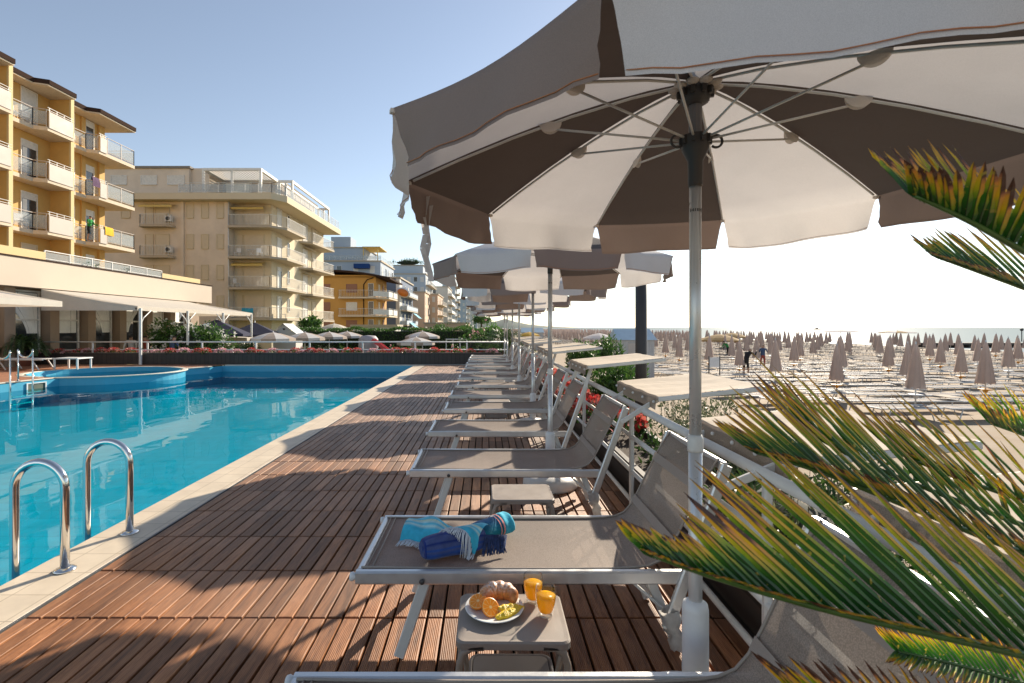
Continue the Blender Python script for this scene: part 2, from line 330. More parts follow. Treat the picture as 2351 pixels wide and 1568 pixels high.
# coping
M['white_stone']=mat('white_rim_stone',(.62,.58,.50),.5,0,.08,5)
mb=MB(); 
mb.box(POOL_R-.012,DECK_L-.006,-4,YF,-.03,.002,bev=.006)
tag(mb.build('pool_edge',M['coping']),kind='structure')
mb=MB(); mb.box(DECK_L-.004,DECK_L+.009,-4,YF,-.05,.004)
tag(mb.build('edge_strip',mat('grey_edge_strip',(.16,.16,.16),.4,.5)),kind='structure')
mb=MB()
mb.box(-10.2,POOL_R-.013,YF+.001,YF+.18,-.03,.004,bev=.006)
mb.rbar([(x,y,-.012) for x,y in [(-10.42,19.0)]+arc+[(-12.7,14.72),(-12.95,13.2),(-14.45,9),(-14.45,-4)]],.16,.034)
mb.rbar([(x,y,-.010) for x,y in [ell(a) for a in range(36,262,6)]],.16,.034)
tag(mb.build('pool_rim',M['white_stone']),kind='structure')
left=[(-22,-4),(-14.5,-4),(-14.5,9),(-13.0,13.2),(-12.7,14.66)]+[ell(a) for a in range(268,36,-6)]+[(-10.3,YF+.0),(-10.3,20.0),(-22,20.0)]
mb=MB(); mb.poly([(x,y,-.004) for x,y in left]); 
tag(mb.build('left_terrace',M['red_deck']),kind='structure')
mb=MB(); mb.box(-10.3,DECK_L+0,YF+.182,20.0,-.1,-.002); mb.box(DECK_L,DECK_R,YF,20.0,-.1,-.002); mb.box(-30,DECK_R+.3,20.01,20.9,-1.6,-.2)
tag(mb.build('back_terrace',M['white_stone']),kind='structure')
# skimmer in the wall of the pool
sk=empty('skimmer',(-12.66,14.1,0),label='white framed skimmer opening in the light blue pool wall',cat='pool skimmer')
mb=MB(); d=math.atan2(14.75-13.2,-12.55+12.8)
Ms=Matrix.Rotation(d,4,'Z')
for x0,x1,z0,z1 in ((-.27,.27,-.10,-.075),(-.27,.27,-.34,-.315),(-.27,-.235,-.315,-.10),(.235,.27,-.315,-.10)): mb.box(x0,x1,-.035,-.004,z0,z1,Ms)
mb.build('frame',M['plastic_white'],sk)
mb=MB(); mb.box(-.235,.235,-.012,-.006,-.315,-.10,Ms); mb.build('mouth',mat('dark_mouth',(.10,.12,.09),.6),sk)
# ------------------------------------------------------------------ ladders
def ladder(name,x0,x1,ys,zt,label,foot=True):
    t=empty(name,(x1,sum(ys)/2,0),label=label,cat='pool ladder')
    for y in ys:
        yy=y-sum(ys)/2; r=(x1-x0)/2; pts=[(0,yy,.0)]
        pts+=[(-r+r*math.cos(R(a)),yy,zt-r+r*math.sin(R(a))) for a in range(0,181,12)]
        pts+=[(x0-x1,yy,-.2),(x0-x1,yy,-.8)]
        mb=MB(); mb.tube(pts,.024,14); hr=mb.build('handrail',M['steel'],t)
        mb=MB(); mb.lathe([(.058,.003),(.058,.010),(.045,.018),(.026,.022)],(0,yy,0),20); mb.build('flange',M['steel'],hr)
    for z in (-.35,-.55,-.75):
        mb=MB(); mb.box(x0-x1-.04,x0-x1+.05,ys[0]-sum(ys)/2+.02,ys[1]-sum(ys)/2-.02,z,z+.03,bev=.008); mb.build('tread',M['steel'],t)
    return t
ladder('pool_ladder',-2.85,-2.545,(3.03,3.58),.655,'polished steel pool ladder on the cream coping nearest the camera')
ladder('pool_ladder',-12.35,-12.75,(12.95,13.6),.66,'distant steel pool ladder beside the skimmer on the far left').location=(-12.72,13.3,0)
# ------------------------------------------------------------------ parasols beside the pool
TIPZ=2.055; APZ=2.345; RAD=1.09
def ribz(f): return APZ-(APZ-TIPZ)*(f**1.45)
def make_parasol(rot, first, label, full=True, strap=False, wave=1.0, seed=0):
    rr=random.Random(seed)
    t=empty('parasol',label=label,cat='parasol',group='brown and white parasols between the sun loungers')
    ang=[R(rot-18+36*k) for k in range(10)]
    def rp(a,f,dz=0): return Vector((RAD*f*math.sin(a),RAD*f*math.cos(a),ribz(f)+dz))
    nu=8; nv=12
    for k in range(10):
        a0,a1=ang[k],ang[(k+1)%10]; c=M['brown_fab'] if (k%2==0)==first else M['white_fab']
        mb=MB(); mb.smooth=True; rows=[]
        ph=rr.uniform(0,6)
        for i in range(nu+1):
            f=.02+.98*i/nu; row=[]
            for j in range(nv+1):
                v=j/nv; p=rp(a0,f).lerp(rp(a1,f),v)
                s=math.sin(math.pi*v)
                q=Vector((p.x,p.y,0))*(1-.028*s*f**4); p=Vector((q.x,q.y,p.z-.012*s*f))
                row.append(p)
            rows.append(mb.add(row)); last=row
        for i in range(nu):
            for j in range(nv): mb.face((rows[i]+j,rows[i]+j+1,rows[i+1]+j+1,rows[i+1]+j))
        mid=(rp(a0,1)+rp(a1,1)); outn=Vector((mid.x,mid.y,0)).normalized(); tan=Vector((-outn.y,outn.x,0))
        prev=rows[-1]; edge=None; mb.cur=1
        for q in range(1,7):
            h=q/6; row=[]
            for j in range(nv+1):
                v=j/nv; e=min(v,1-v)
                w=.014*wave*math.sin(v*7+ph)*h+.008*wave*math.sin(v*17+ph*2)*h
                ln=.155*(1+.05*math.sin(v*5+ph)) 
                ins=(1 if v<.5 else -1)*(.034*h**.7)*max(0,1-e*5)
                fl=.02*h if e>.1 else .02*h-.05*h*(1-e/.1)*rr.uniform(.6,1)
                p=last[j]+Vector((0,0,-ln*h))+outn*(w+fl)+((last[-1]-last[0]).normalized())*ins
                row.append(p)
            n=mb.add(row)
            for j in range(nv): mb.face((prev+j,prev+j+1,n+j+1,n+j))
            prev=n; edge=row
            if q==6: pip=[p+outn*.002+Vector((0,0,.009)) for p in row]
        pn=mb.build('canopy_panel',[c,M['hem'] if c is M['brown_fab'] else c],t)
        if full:
            mb=MB(); mb.tube([p for p in pip],.0013,5); mb.build('piping',M['piping'],pn)
    for k in range(10):
        mb=MB(); mb.tube([rp(ang[k],f,-.012) for f in (.05,.2,.4,.6,.8,.97)],.0048,6); rb=mb.build('rib',M['alu_white'],t)
        if full:
            c=rp(ang[k],.47,-.012); o=Vector((math.sin(ang[k]),math.cos(ang[k]),0))
            side=Vector((o.y,-o.x,0))
            for sgn in (-1,1):
                mb=MB(); mb.smooth=True
                pts=[c+o*(.042*math.cos(R(a)))+Vector((0,0,.006-.04*math.sin(R(a))))+side*(sgn*.011*math.sin(R(a))) for a in range(0,181,15)]
                n=mb.add(pts+[c+Vector((0,0,.008))+side*(sgn*.004)]); m_=len(pts)
                for i in range(m_-1): mb.face((n+i,n+i+1,n+m_))
                if sgn==1: pass
                mb.build('rib_pocket',M['clip'],rb)
            mb=MB(); e=rp(ang[k],1,-.006); mb.box(-.009,.009,-.022,.004,-.007,.004,Matrix.Translation(e)@Matrix.Rotation(-ang[k],4,'Z')); mb.build('rib_tip',M['clip'],rb)
        mb=MB(); o=Vector((math.sin(ang[k]),math.cos(ang[k]),0))
        mb.tube([Vector((0,0,2.135))+o*.035, rp(ang[k],.47,-.03)],.0042,6); mb.build('strut',M['alu_white'],t)
    mb=MB(); mb.tube([(0,0,.1),(0,0,1.08)],.0235,18); mb.tube([(0,0,1.05),(0,0,2.0)],.0205,18); po=mb.build('pole',M['alu_pole'],t)
    mb=MB(); mb.lathe([(.026,1.03),(.027,1.04),(.027,1.075),(.022,1.09)],(0,0,0),18); mb.build('collar',M['alu_white'],po)
    if full:
        mb=MB()
        for i in range(9):
            a=R(-160+i*17+rr.uniform(-3,3)); h=rr.choice((.006,.01,.012))
            mb.box(-.0016,.0016,-.0207,-.0203,1.885-h/2,1.885+h/2,Matrix.Rotation(a+R(90),4,'Z'))
        mb.build('printed_marks',M['plastic_grey'],po)
        mb=MB(); mb.lathe([(.0235,1.97),(.0245,1.975),(.0255,2.06),(.045,2.10),(.048,2.135),(.046,2.15),(.028,2.155)],(0,0,0),20)
        for k in range(10):
            o=Vector((math.sin(ang[k]),math.cos(ang[k]),0)); mb.box(-.006,.006,.03,.055,2.118,2.146,Matrix.Rotation(-ang[k],4,'Z'))
        ru=mb.build('runner',M['plastic_grey'],t)
        for sx in (1,-1):
            mb=MB(); mb.tube([(sx*(.068+.022*math.cos(R(a))),-.012,2.128+.022*math.sin(R(a))) for a in range(-130,190,16)],.0045,6); mb.build('hook',M['plastic_grey'],ru)
        mb=MB()
        n=20; mb.smooth=False
        mb.sweep([(0,0,2.15),(0,0,2.27)],[((.0205+.002*(i%2))*math.cos(2*math.pi*i/n),(.0205+.002*(i%2))*math.sin(2*math.pi*i/n)) for i in range(n)])
        mb.build('upper_tube',mat('grey_fluted_tube',(.22,.21,.21),.4,.3),t)
        mb=MB(); mb.lathe([(.03,2.26),(.044,2.268),(.05,2.285),(.05,2.31),(.04,2.325)],(0,0,0),20)
        for k in range(10): mb.box(-.007,.007,.045,.062,2.285,2.312,Matrix.Rotation(-ang[k],4,'Z'))
        hb=mb.build('hub',M['plastic_grey'],t)
        mb=MB()
        for k in range(10):
            mb.ball((.07*math.sin(ang[k]),.07*math.cos(ang[k]),2.318),.024,1,1,.4,8,4)
        mb.build('hub_cover',M['clip'],hb)
    else:
        mb=MB(); mb.lathe([(.0245,1.97),(.026,2.06),(.047,2.12),(.045,2.15),(.024,2.16),(.024,2.27),(.05,2.28),(.05,2.31),(.02,2.33)],(0,0,0),12); mb.build('runner',M['plastic_grey'],t)
    mb=MB(); mb.lathe([(.043,.03),(.045,.06),(.045,.47),(.041,.492),(.030,.50),(.0205,.505)],(0,0,0),24); mb.build('base_sleeve',M['plastic_white'],t)
    mb=MB(); mb.lathe([(.245,0),(.255,.02),(.25,.07),(.22,.10),(.12,.112),(.05,.125),(.046,.13)],(0,0,0),32); mb.build('base',M['plastic_white'],t)
    mb=MB(); mb.lathe([(.028,2.325),(.02,2.345),(.012,2.37),(.016,2.385),(0,2.40)],(0,0,0),12); mb.build('finial',M['plastic_grey'],t)
    return t
ORD=['nearest','second','third','fourth','fifth','sixth','seventh']
PY=[1.78,4.66,7.42,10.15,12.9,15.6,18.3]; PX=[.745,.60,.70,.68,.69,.67,.69]
p1=make_parasol(12,True,'nearest brown and white parasol overhead, its pole in a white base beside the towel lounger',True,wave=1.2,seed=3)
p1.location=(PX[0],PY[0],0)
# hanging tie strap of the first parasol
mb=MB(); mb.smooth=True; a=R(-78)
path=[Vector((-.245,2.10,2.02)),Vector((-.262,2.09,1.93)),Vector((-.252,2.10,1.86)),Vector((-.262,2.08,1.80)),Vector((-.246,2.09,1.74)),Vector((-.240,2.09,1.70))]
for dx in (0,.012):
    pts=[p-Vector((PX[0]-dx,PY[0]-dx,dx*3)) for p in path]; w=.013
    for (p,q) in zip(pts,pts[1:]):
        mb.quad(p+Vector((-w,w*.6,0)),p+Vector((w,-w*.6,0)),q+Vector((w*.8,w*.7,0)),q+Vector((-w*.8,-w*.7,0)))
mb.build('tie_strap',M['white_fab'],p1)
p2=make_parasol(32,True,'second parasol from the camera, standing behind the empty second stool',True,wave=.6,seed=5); p2.location=(PX[1],PY[1],0)
p3=make_parasol(20,False,'x',False,wave=.8,seed=8); p3.location=(PX[2],PY[2],0)
p3['label']='third brown and white parasol from the camera along the poolside row'
for i in range(3,7):
    c=copy_tree(p3); c.location=(PX[i],PY[i],0); c.rotation_euler=(0,0,R((-9,14,-20,6)[i-3]))
    c['label']='%s brown and white parasol from the camera along the poolside row'%ORD[i]
# ------------------------------------------------------------------ sun loungers
def visor(theta, y0, y1, mb_frame, t):
    px,pz=1.0,.77; ax,az=px+.31*math.sin(R(theta)),pz+.31*math.cos(R(theta))
    L=.76; dz=.075
    # frame round the cloth
    def P(u,y): return Vector((ax-.02+L*u,y,az+dz*u))
    f=MB()
    for y in (y0,y1): f.bar(P(0,y),P(1,y),.022,.032)
    f.bar(P(1,y0),P(1,y1),.022,.03); f.bar(P(0.02,y0),P(.02,y1),.02,.03)
    fr=f.build('visor_frame',M['alu_white'],t)
    c=MB(); c.smooth=True; nu,nv=10,16; n0=None; rows=[]
    for i in range(nu+1):
        u=i/nu; row=[]
        for j in range(nv+1):
            v=j/nv; s=math.sin(math.pi*v)*math.sin(math.pi*u)
            p=P(u,y0+(y1-y0)*v)+Vector((0,0,.019-.016*s+.003*math.sin(v*22+u*2)*(1-u*.4)))
            row.append(p)
        rows.append(c.add(row))
    for i in range(nu):
        for j in range(nv): c.face((rows[i]+j,rows[i]+j+1,rows[i+1]+j+1,rows[i+1]+j))
    cl=c.build('visor_cloth',M['visor_top'],t)
    s=MB(); s.smooth=True   # skirt on the pool side
    r=s.add([P(0,y0+(y1-y0)*j/8)+Vector((-.014,0,.02)) for j in range(9)]); r2=s.add([P(0,y0+(y1-y0)*j/8)+Vector((-.022+.008*math.sin(j),0,-.075)) for j in range(9)])
    for j in range(8): s.face((r+j,r+j+1,r2+j+1,r2+j))
    s.build('visor_skirt',M['sling'],t)
    for j in (0,2,4,6,8):
        b=MB(); p=P(0,y0+.03+(y1-y0-.06)*j/8)+Vector((-.024,0,-.02)); b.ball(p,.011,1,1,1,8,4); b.build('snap_button',M['plastic_white'],t)
    for y in (-.345,.345):
        b=MB(); b.bar((px,y,pz),(ax+.05,y,az-.01),.036,.02,up=(0,1,0))
        b.build('visor_arm',M['alu_white'],t)
def make_lounger(theta, vy0=-.5, vy1=.5, fine=True):
    t=empty('sun_lounger',cat='sun lounger',group='sun loungers in a row along the pool')
    b=MB()
    for y in (-.315,.315): b.bar((-.565,y,.383),(.885,y,.383),.034,.058)
    b.bar((-.552,-.30,.386),(-.552,.30,.386),.03,.05); b.bar((.60,-.30,.37),(.60,.30,.37),.02,.02)
    fr=b.build('seat_frame',M['alu'],t)
    for y in (-.318,.318):
        k=MB(); k.lathe([(0,0),(.017,.002),(.02,.012),(.014,.024),(.012,.04)],(-.592,y,.386),12,Matrix.Rotation(R(90),4,'Y')); k.build('end_knob',M['plastic_white'],fr)
        k=MB(); k.lathe([(.011,0),(.012,.006),(.006,.01)],(-.275,y+(-.017 if y<0 else .017),.372),10,Matrix.Rotation(R(90 if y<0 else -90),4,'X')); k.build('bolt',M['plastic_grey'],fr)
    b=MB()
    for y in (-.335,.335): b.bar((.785,y,.17),(1.04,y,.875),.048,.028,up=(0,1,0))
    b.bar((1.035,-.335,.868),(1.035,.335,.868),.024,.04)
    b.build('back_frame',M['alu'],t)
    # sling
    s=MB(); s.smooth=True
    prof=[(-.548,.409),(-.50,.409),(-.3,.405),(0,.402),(.3,.402),(.55,.404),(.66,.409),(.72,.418),(.77,.440),(.81,.485),(.85,.56),(.90,.665),(.96,.78),(1.005,.855),(1.03,.888)]
    nv=8; rows=[]
    for (x,z) in prof:
        rows.append(s.add([(x,-.298+.596*j/nv,z-.012*math.sin(math.pi*j/nv)) for j in range(nv+1)]))
    for a,c in zip(rows,rows[1:]):
        for j in range(nv): s.face((a+j,a+j+1,c+j+1,c+j))
    sl=s.build('sling_seat',M['sling'],t)
    b=MB()
    for y in (-.29,.29): b.tube([(x,y,z+.004) for x,z in prof],.005,6)
    for x in (-.525,-.50): b.tube([(x,-.29,.4115),(x,.29,.4115)],.0035,5)
    b.build('welt_cord',M['taupe'],sl)
    if fine:
        b=MB(); 
        for (x,z) in ((.815,.50),(.93,.735)):
            b.quad((x-.004,-.29,z+.006),(x-.004,.29,z+.006),(x+.014,.29,z+.045),(x+.014,-.29,z+.045))
        b.build('seam_strip',M['seam'],sl)
    for sy in (-1,1):
        l=MB(); y=sy*.27; l.bar((-.262,y,.36),(-.385,y,.008),.048,.024,up=(0,1,0)); l.build('leg',M['alu_white'],t)
        l=MB(); y=sy*.215; l.bar((.735,y,.36),(.875,y,.008),.042,.024,up=(0,1,0)); l.build('leg',M['alu_white'],t)
        l=MB(); l.bar((.62,sy*.24,.36),(.80,sy*.24,.20),.012,.02,up=(0,1,0)); l.build('recline_strut',M['alu_white'],t)
        # crumpled plastic cover round the hinge foot
        l=MB(); l.smooth=True; rr=random.Random(int(sy*5+9))
        rows=[]
        for i in range(7):
            u=i/6; c=Vector((.79+.045*u+.01*math.sin(i*2),sy*.335,.25-.17*u)); r=.035*(1-.45*u)+.008
            rows.append(l.add([c+Vector((r*math.cos(2*math.pi*k/9)*rr.uniform(.6,1.25),r*.8*math.sin(2*math.pi*k/9)*rr.uniform(.6,1.25),rr.uniform(-.008,.008))) for k in range(9)]))
        for a,c in zip(rows,rows[1:]):
            for k in range(9): l.face((a+k,a+(k+1)%9,c+(k+1)%9,c+k))
        l.build('hinge_wrap',M['wrap'],t)
    b=MB(); b.bar((-.32,-.27,.19),(-.32,.27,.19),.016,.016); b.bar((.80,-.215,.19),(.80,.215,.19),.016,.016); b.build('cross_bar',M['alu_white'],t)
    visor(theta,vy0,vy1,b,t)
    return t
M['seam']=fabric('welded_seam',(.40,.345,.31),.2)
M['wrap']=fabric('plastic_wrap',(.62,.62,.61),.4,40,.5)
LY=[1.215,2.50,4.05,5.43,6.83,8.18,9.53,10.93,12.33,13.75,15.1,16.5,17.85,19.15]
LO=['nearest','towel','third','fourth','fifth','sixth','seventh','eighth','ninth','tenth','eleventh','twelfth','thirteenth','last']
LL={0:'nearest taupe sun lounger, only partly in frame along the bottom edge',1:'taupe sun lounger with the rolled towel lying on it'}
protoA=make_lounger(62,-.46,.46); protoB=make_lounger(52,-.5,.56); protoC=make_lounger(8,-.5,.45)
protoA['label']=LL[0]
for i,y in enumerate(LY):
    if i==0: o=protoA
    elif i==1: o=copy_tree(protoA)
    elif i==2: o=protoB
    elif i==3: o=protoC
    else: o=copy_tree((protoC,protoB,protoC)[i%3])
    o.location=((-.02,.0,.0,-.02,.02,.0,.03,-.01,.0,.02,.0,.01,.0,.02)[i],y,0)
    if i>3: o.rotation_euler=(0,0,R(rnd.uniform(-1.2,1.2)))
    o['label']=LL.get(i,'empty taupe sling sun lounger, %s from the camera in the poolside row'%LO[i])
# ------------------------------------------------------------------ stools
def make_stool():
    t=empty('side_table',cat='side table',group='taupe side tables between the loungers')
    a,b_=.205,.165; h=.36
    def rr(sx,sy,r=.03,n=5):
        pts=[]
        for cx,cy,s in ((1,1,0),(-1,1,90),(-1,-1,180),(1,-1,270)):
            for i in range(n+1):
                q=R(s+90*i/n); pts.append((cx*(sx-r)+r*math.cos(q),cy*(sy-r)+r*math.sin(q)))
        return pts
    m=MB(); m.smooth=False
    rings=[]
    for sx,sy,z in ((a,b_,h-.028),(a,b_,h-.006),(a-.006,b_-.006,h),(a-.02,b_-.02,h-.001)):
        rings.append(m.add([(x,y,z) for x,y in rr(sx,sy)]))
    k=24
    for p,q in zip(rings,rings[1:]):
        for i in range(k): m.face((p+i,p+(i+1)%k,q+(i+1)%k,q+i))
    m.face([rings[-1]+i for i in range(k)]); m.face([rings[0]+i for i in range(k-1,-1,-1)])
    m.build('tabletop',M['taupe'],t)
    for sy in (-1,1):
        for sx in (-1,1):
            l=MB(); l.smooth=True
            x=sx*(a-.014); y=sy*(b_-.014)
            l.rbar([(x-sx*.085,y,h-.022),(x-sx*.04,y,h-.026),(x-sx*.012,y,h-.045),(x,y,h-.085),(x+sx*.012,y+sy*.006,.15),(x+sx*.02,y+sy*.01,.0)],.028,.026)
            l.build('leg',M['taupe'],t)
    s=MB()
    pts=rr(a-.045,b_-.03,.035)
    s.tube([(x,y,.115) for x,y in pts],.009,8,closed=True)
    s.build('lower_tube',M['taupe'],t)
    s=MB(); s.prism(rr(a-.055,b_-.04,.03),.112,.124); s.build('shelf',M['taupe'],t)
    for sx in (-1,1):
        s=MB(); s.tube([(sx*(a-.035),-b_+.02,.30),(sx*(a-.036),0,.115),(sx*(a-.03),b_-.03,.02)],.010,8); s.build('brace',M['taupe'],t)
    return t
st=make_stool(); st.location=(.10,1.93,0); st.rotation_euler=(0,0,R(-.5)); st['label']='taupe side table holding the breakfast plate and juice glasses'
for i,(x,y) in enumerate(((.243,3.39),(.16,7.66),(.18,10.35),(.14,12.95))):
    c=copy_tree(st); c.location=(x,y,0); c.rotation_euler=(0,0,R((.5,3,-4,2)[i])); c['label']=['empty taupe side table behind the towel lounger','empty taupe side table under the fifth and sixth loungers','empty taupe side table between the seventh and eighth loungers','empty taupe side table beside the fifth parasol'][i]
# ------------------------------------------------------------------ breakfast
def lathe_thing(name, prof, loc, m, label, cat, n=36):
    mb=MB(); mb.lathe(prof,(0,0,0),n); o=mb.build(name,m); o.location=loc; return tag(o,label,cat)
TZ=.3605
lathe_thing('plate',[(0,.004),(.06,.004),(.066,.002),(.066,0),(.07,0),(.085,.006),(.113,.017),(.1145,.0195),(.112,.0205),(.084,.010),(.064,.0075),(0,.0075)],(.034,1.962,TZ),mat('porcelain',(.78,.78,.76),.15,0,.01),'round white plate with croissant and fruit on the near table','plate',48)
# croissant
def croissant():
    m,nt,b,out=newmat('croissant_crust'); L=nt.links
    tc=N(nt,'ShaderNodeTexCoord'); no=N(nt,'ShaderNodeTexNoise'); inp(no,Scale=38.0,Detail=6.0,Roughness=.7); L.new(tc.outputs['Object'],no.inputs['Vector'])
    cr=N(nt,'ShaderNodeValToRGB'); e=cr.color_ramp.elements; e[0].position=.3; e[0].color=(.30,.085,.018,1); e[1].position=.65; e[1].color=(.62,.28,.085,1); L.new(no.outputs['Fac'],cr.inputs[0])
    ge=N(nt,'ShaderNodeNewGeometry'); sx=N(nt,'ShaderNodeSeparateXYZ'); L.new(ge.outputs['Normal'],sx.inputs[0])
    n2=N(nt,'ShaderNodeTexNoise'); inp(n2,Scale=120.0,Detail=4.0); L.new(tc.outputs['Object'],n2.inputs['Vector'])
    s2=N(nt,'ShaderNodeSeparateXYZ'); L.new(tc.outputs['Object'],s2.inputs[0])
    mz=N(nt,'ShaderNodeMapRange'); inp(mz,From_Min=.035,From_Max=.062,To_Min=0.0,To_Max=.6); L.new(s2.outputs['Z'],mz.inputs['Value'])
    mm=N(nt,'ShaderNodeMath',operation='MULTIPLY'); L.new(mz.outputs[0],mm.inputs[0]); m3=N(nt,'ShaderNodeMapRange'); inp(m3,From_Min=.38,From_Max=.58,To_Min=.1,To_Max=1.0); L.new(n2.outputs['Fac'],m3.inputs['Value']); L.new(m3.outputs[0],mm.inputs[1])
    mx=N(nt,'ShaderNodeMix',data_type='RGBA'); mx.inputs['B'].default_value=(.75,.70,.68,1); L.new(mm.outputs[0],mx.inputs['Factor']); L.new(cr.outputs[0],mx.inputs['A']); L.new(mx.outputs['Result'],b.inputs['Base Color'])
    b.inputs['Roughness'].default_value=.42
    bp=N(nt,'ShaderNodeBump'); inp(bp,Strength=.5,Distance=.002); L.new(no.outputs['Fac'],bp.inputs['Height']); L.new(bp.outputs['Normal'],b.inputs['Normal'])
    mb=MB(); mb.smooth=True; n=46; rows=[]
    for i in range(n+1):
        u=i/n; a=R(205-u*235); rad=.048
        c=Vector((rad*1.15*math.cos(a),rad*.75*math.sin(a)*-1*-1,0)); 
        env=(math.sin(math.pi*min(1,max(0,.06+u*.88))))**.65
        lobe=1+.10*abs(math.sin(u*math.pi*6.5))-.04+.10*(u<.5)*math.sin(u*6.28)
        r=.034*env*lobe
        t=Vector((-math.sin(a)*1.15,math.cos(a)*.75,0)).normalized(); nn=Vector((t.y,-t.x,0))
        rows.append(mb.add([c+nn*(r*math.cos(2*math.pi*k/14))+Vector((0,0,max(0,r*.95+r*1.0*math.sin(2*math.pi*k/14)))) for k in range(14)]))
    for p,q in zip(rows,rows[1:]):
        for k in range(14): mb.face((p+k,q+k,q+(k+1)%14,p+(k+1)%14))
    mb.face([rows[0]+k for k in range(14)]); mb.face([rows[-1]+k for k in range(13,-1,-1)])
    o=mb.build('croissant',m); o.location=(.055,2.0,TZ+.009); o.rotation_euler=(0,0,R(10)); tag(o,'golden croissant dusted with icing sugar on the white plate','croissant')
croissant()
def orangemat():
    m,nt,b,out=newmat('orange_flesh'); L=nt.links
    tc=N(nt,'ShaderNodeTexCoord'); gr=N(nt,'ShaderNodeTexGradient',gradient_type='RADIAL'); L.new(tc.outputs['Object'],gr.inputs[0])
    ml=N(nt,'ShaderNodeMath',operation='MULTIPLY'); ml.inputs[1].default_value=10.0; L.new(gr.outputs['Fac'],ml.inputs[0]); fr=N(nt,'ShaderNodeMath',operation='FRACT'); L.new(ml.outputs[0],fr.inputs[0])
    pp=N(nt,'ShaderNodeMath',operation='PINGPONG'); pp.inputs[1].default_value=.5; L.new(fr.outputs[0],pp.inputs[0])
    cr=N(nt,'ShaderNodeValToRGB'); e=cr.color_ramp.elements; e[0].position=.02; e[0].color=(.85,.52,.16,1); e[1].position=.10; e[1].color=(.88,.27,.012,1); L.new(pp.outputs[0],cr.inputs[0])
    ln=N(nt,'ShaderNodeVectorMath',operation='LENGTH'); L.new(tc.outputs['Object'],ln.inputs[0])
    c2=N(nt,'ShaderNodeValToRGB'); e=c2.color_ramp.elements; e[0].position=.12; e[0].color=(1,1,1,1); e[1].position=.2; e[1].color=(0,0,0,1); e.new(.86).color=(0,0,0,1); e.new(.92).color=(1,1,1,1)
    sc=N(nt,'ShaderNodeMath',operation='DIVIDE'); sc.inputs[1].default_value=.036; L.new(ln.outputs['Value'],sc.inputs[0]); L.new(sc.outputs[0],c2.inputs[0])
    mx=N(nt,'ShaderNodeMix',data_type='RGBA'); mx.inputs['B'].default_value=(.88,.60,.25,1); L.new(c2.outputs[0],mx.inputs['Factor']); L.new(cr.outputs[0],mx.inputs['A']); L.new(mx.outputs['Result'],b.inputs['Base Color'])
    b.inputs['Roughness'].default_value=.25; b.inputs['Subsurface Weight'].default_value=.0
    return m
om=orangemat(); peel=mat('orange_peel',(.80,.24,.01),.35,0,.06,30,.1,200)
for i,(x,y,z,rx,ry,lab) in enumerate(((-.030,1.968,.031,18,-10,'orange half on the left rim of the plate'),(.019,1.925,.030,34,26,'orange half at the front of the plate, tilted against the fruit'))):
    t=empty('orange_half',(x,y,TZ+.005+z),label=lab,cat='orange',group='orange halves on the plate'); t.rotation_euler=(R(rx),R(ry),0)
    mb=MB(); mb.prism([(.0335*math.cos(k*math.pi/16),.0335*math.sin(k*math.pi/16)) for k in range(32)],-.002,.0012); mb.build('flesh',om,t)
    mb=MB(); mb.lathe([(.036*math.sin(R(a)),-.028*math.cos(R(a))) for a in range(0,91,10)],(0,0,0),32); mb.build('peel',peel,t)
pine=mat('pineapple_flesh',(.86,.58,.03),.3,0,.14,60,.6,160)
for i,(x,y,z,rz,ry,lab) in enumerate(((.100,1.945,.022,14,6,'yellow pineapple slice lying rear on the plate beside the croissant'),(.085,1.912,.020,30,-4,'yellow pineapple slice at the front right rim of the plate'))):
    mb=MB(); rr=random.Random(i+4); L_=.052
    top=[];n=10
    rows=[]
    for k in range(n+1):
        u=k/n; x_=-L_+2*L_*u; w=.019*(math.sin(math.pi*(.12+.8*u)))*rr.uniform(.85,1.1); hh=.011*math.sin(math.pi*(.15+.7*u))*rr.uniform(.85,1.1)
        rows.append(mb.add([(x_,-w,-hh),(x_,w,-hh*.8),(x_,w*.8,hh*rr.uniform(.5,.8)),(x_,0,hh),(x_,-w*.9,hh*.5)]))
    for p,q in zip(rows,rows[1:]):
        for k in range(5): mb.face((p+k,p+(k+1)%5,q+(k+1)%5,q+k))
    mb.face([rows[0]+k for k in range(5)]); mb.face([rows[-1]+k for k in range(4,-1,-1)])
    o=mb.build('pineapple_slice',pine); o.location=(x,y,TZ+z); o.rotation_euler=(R(8),R(ry),R(rz)); tag(o,lab,'pineapple','pineapple slices on the plate')
# glasses
def clearglass():
    m,nt,b,out=newmat('clear_glass'); b.inputs['Base Color'].default_value=(1,1,1,1); b.inputs['Transmission Weight'].default_value=1; b.inputs['Roughness'].default_value=0; b.inputs['IOR'].default_value=1.45
    return m
cg=glassmat('clear_glass_wall',(.97,.98,.97)); juice=fabric('orange_juice',(.97,.60,.02),.62,900,0,.03,.3,(1,.95,.5))
for i,(x,y,lab) in enumerate(((.192,2.03,'glass of orange juice at the back, behind the other glass'),(.232,1.935,'glass of orange juice in front, at the right of the table'))):
    t=empty('juice_glass',(x,y,TZ),label=lab,cat='glass',group='glasses of orange juice on the near table')
    op=[(0,0),(.0265,0),(.028,.004),(.0290,.014),(.034,.035),(.0385,.06),(.0405,.085),(.0388,.108)]
    ip=[(.0378,.108),(.0392,.085),(.0372,.06),(.0326,.035),(.0272,.017),(.022,.013),(0,.012)]
    mb=MB(); mb.lathe(op+ip,(0,0,0),32); mb.build('tumbler',cg,t)
    mb=MB(); mb.lathe([(0,.0135),(.0215,.0145),(.0268,.0185),(.0322,.0355),(.0367,.06),(.0381,.074),(.0381,.0745),(0,.0745)],(0,0,0),32); mb.build('juice',juice,t)
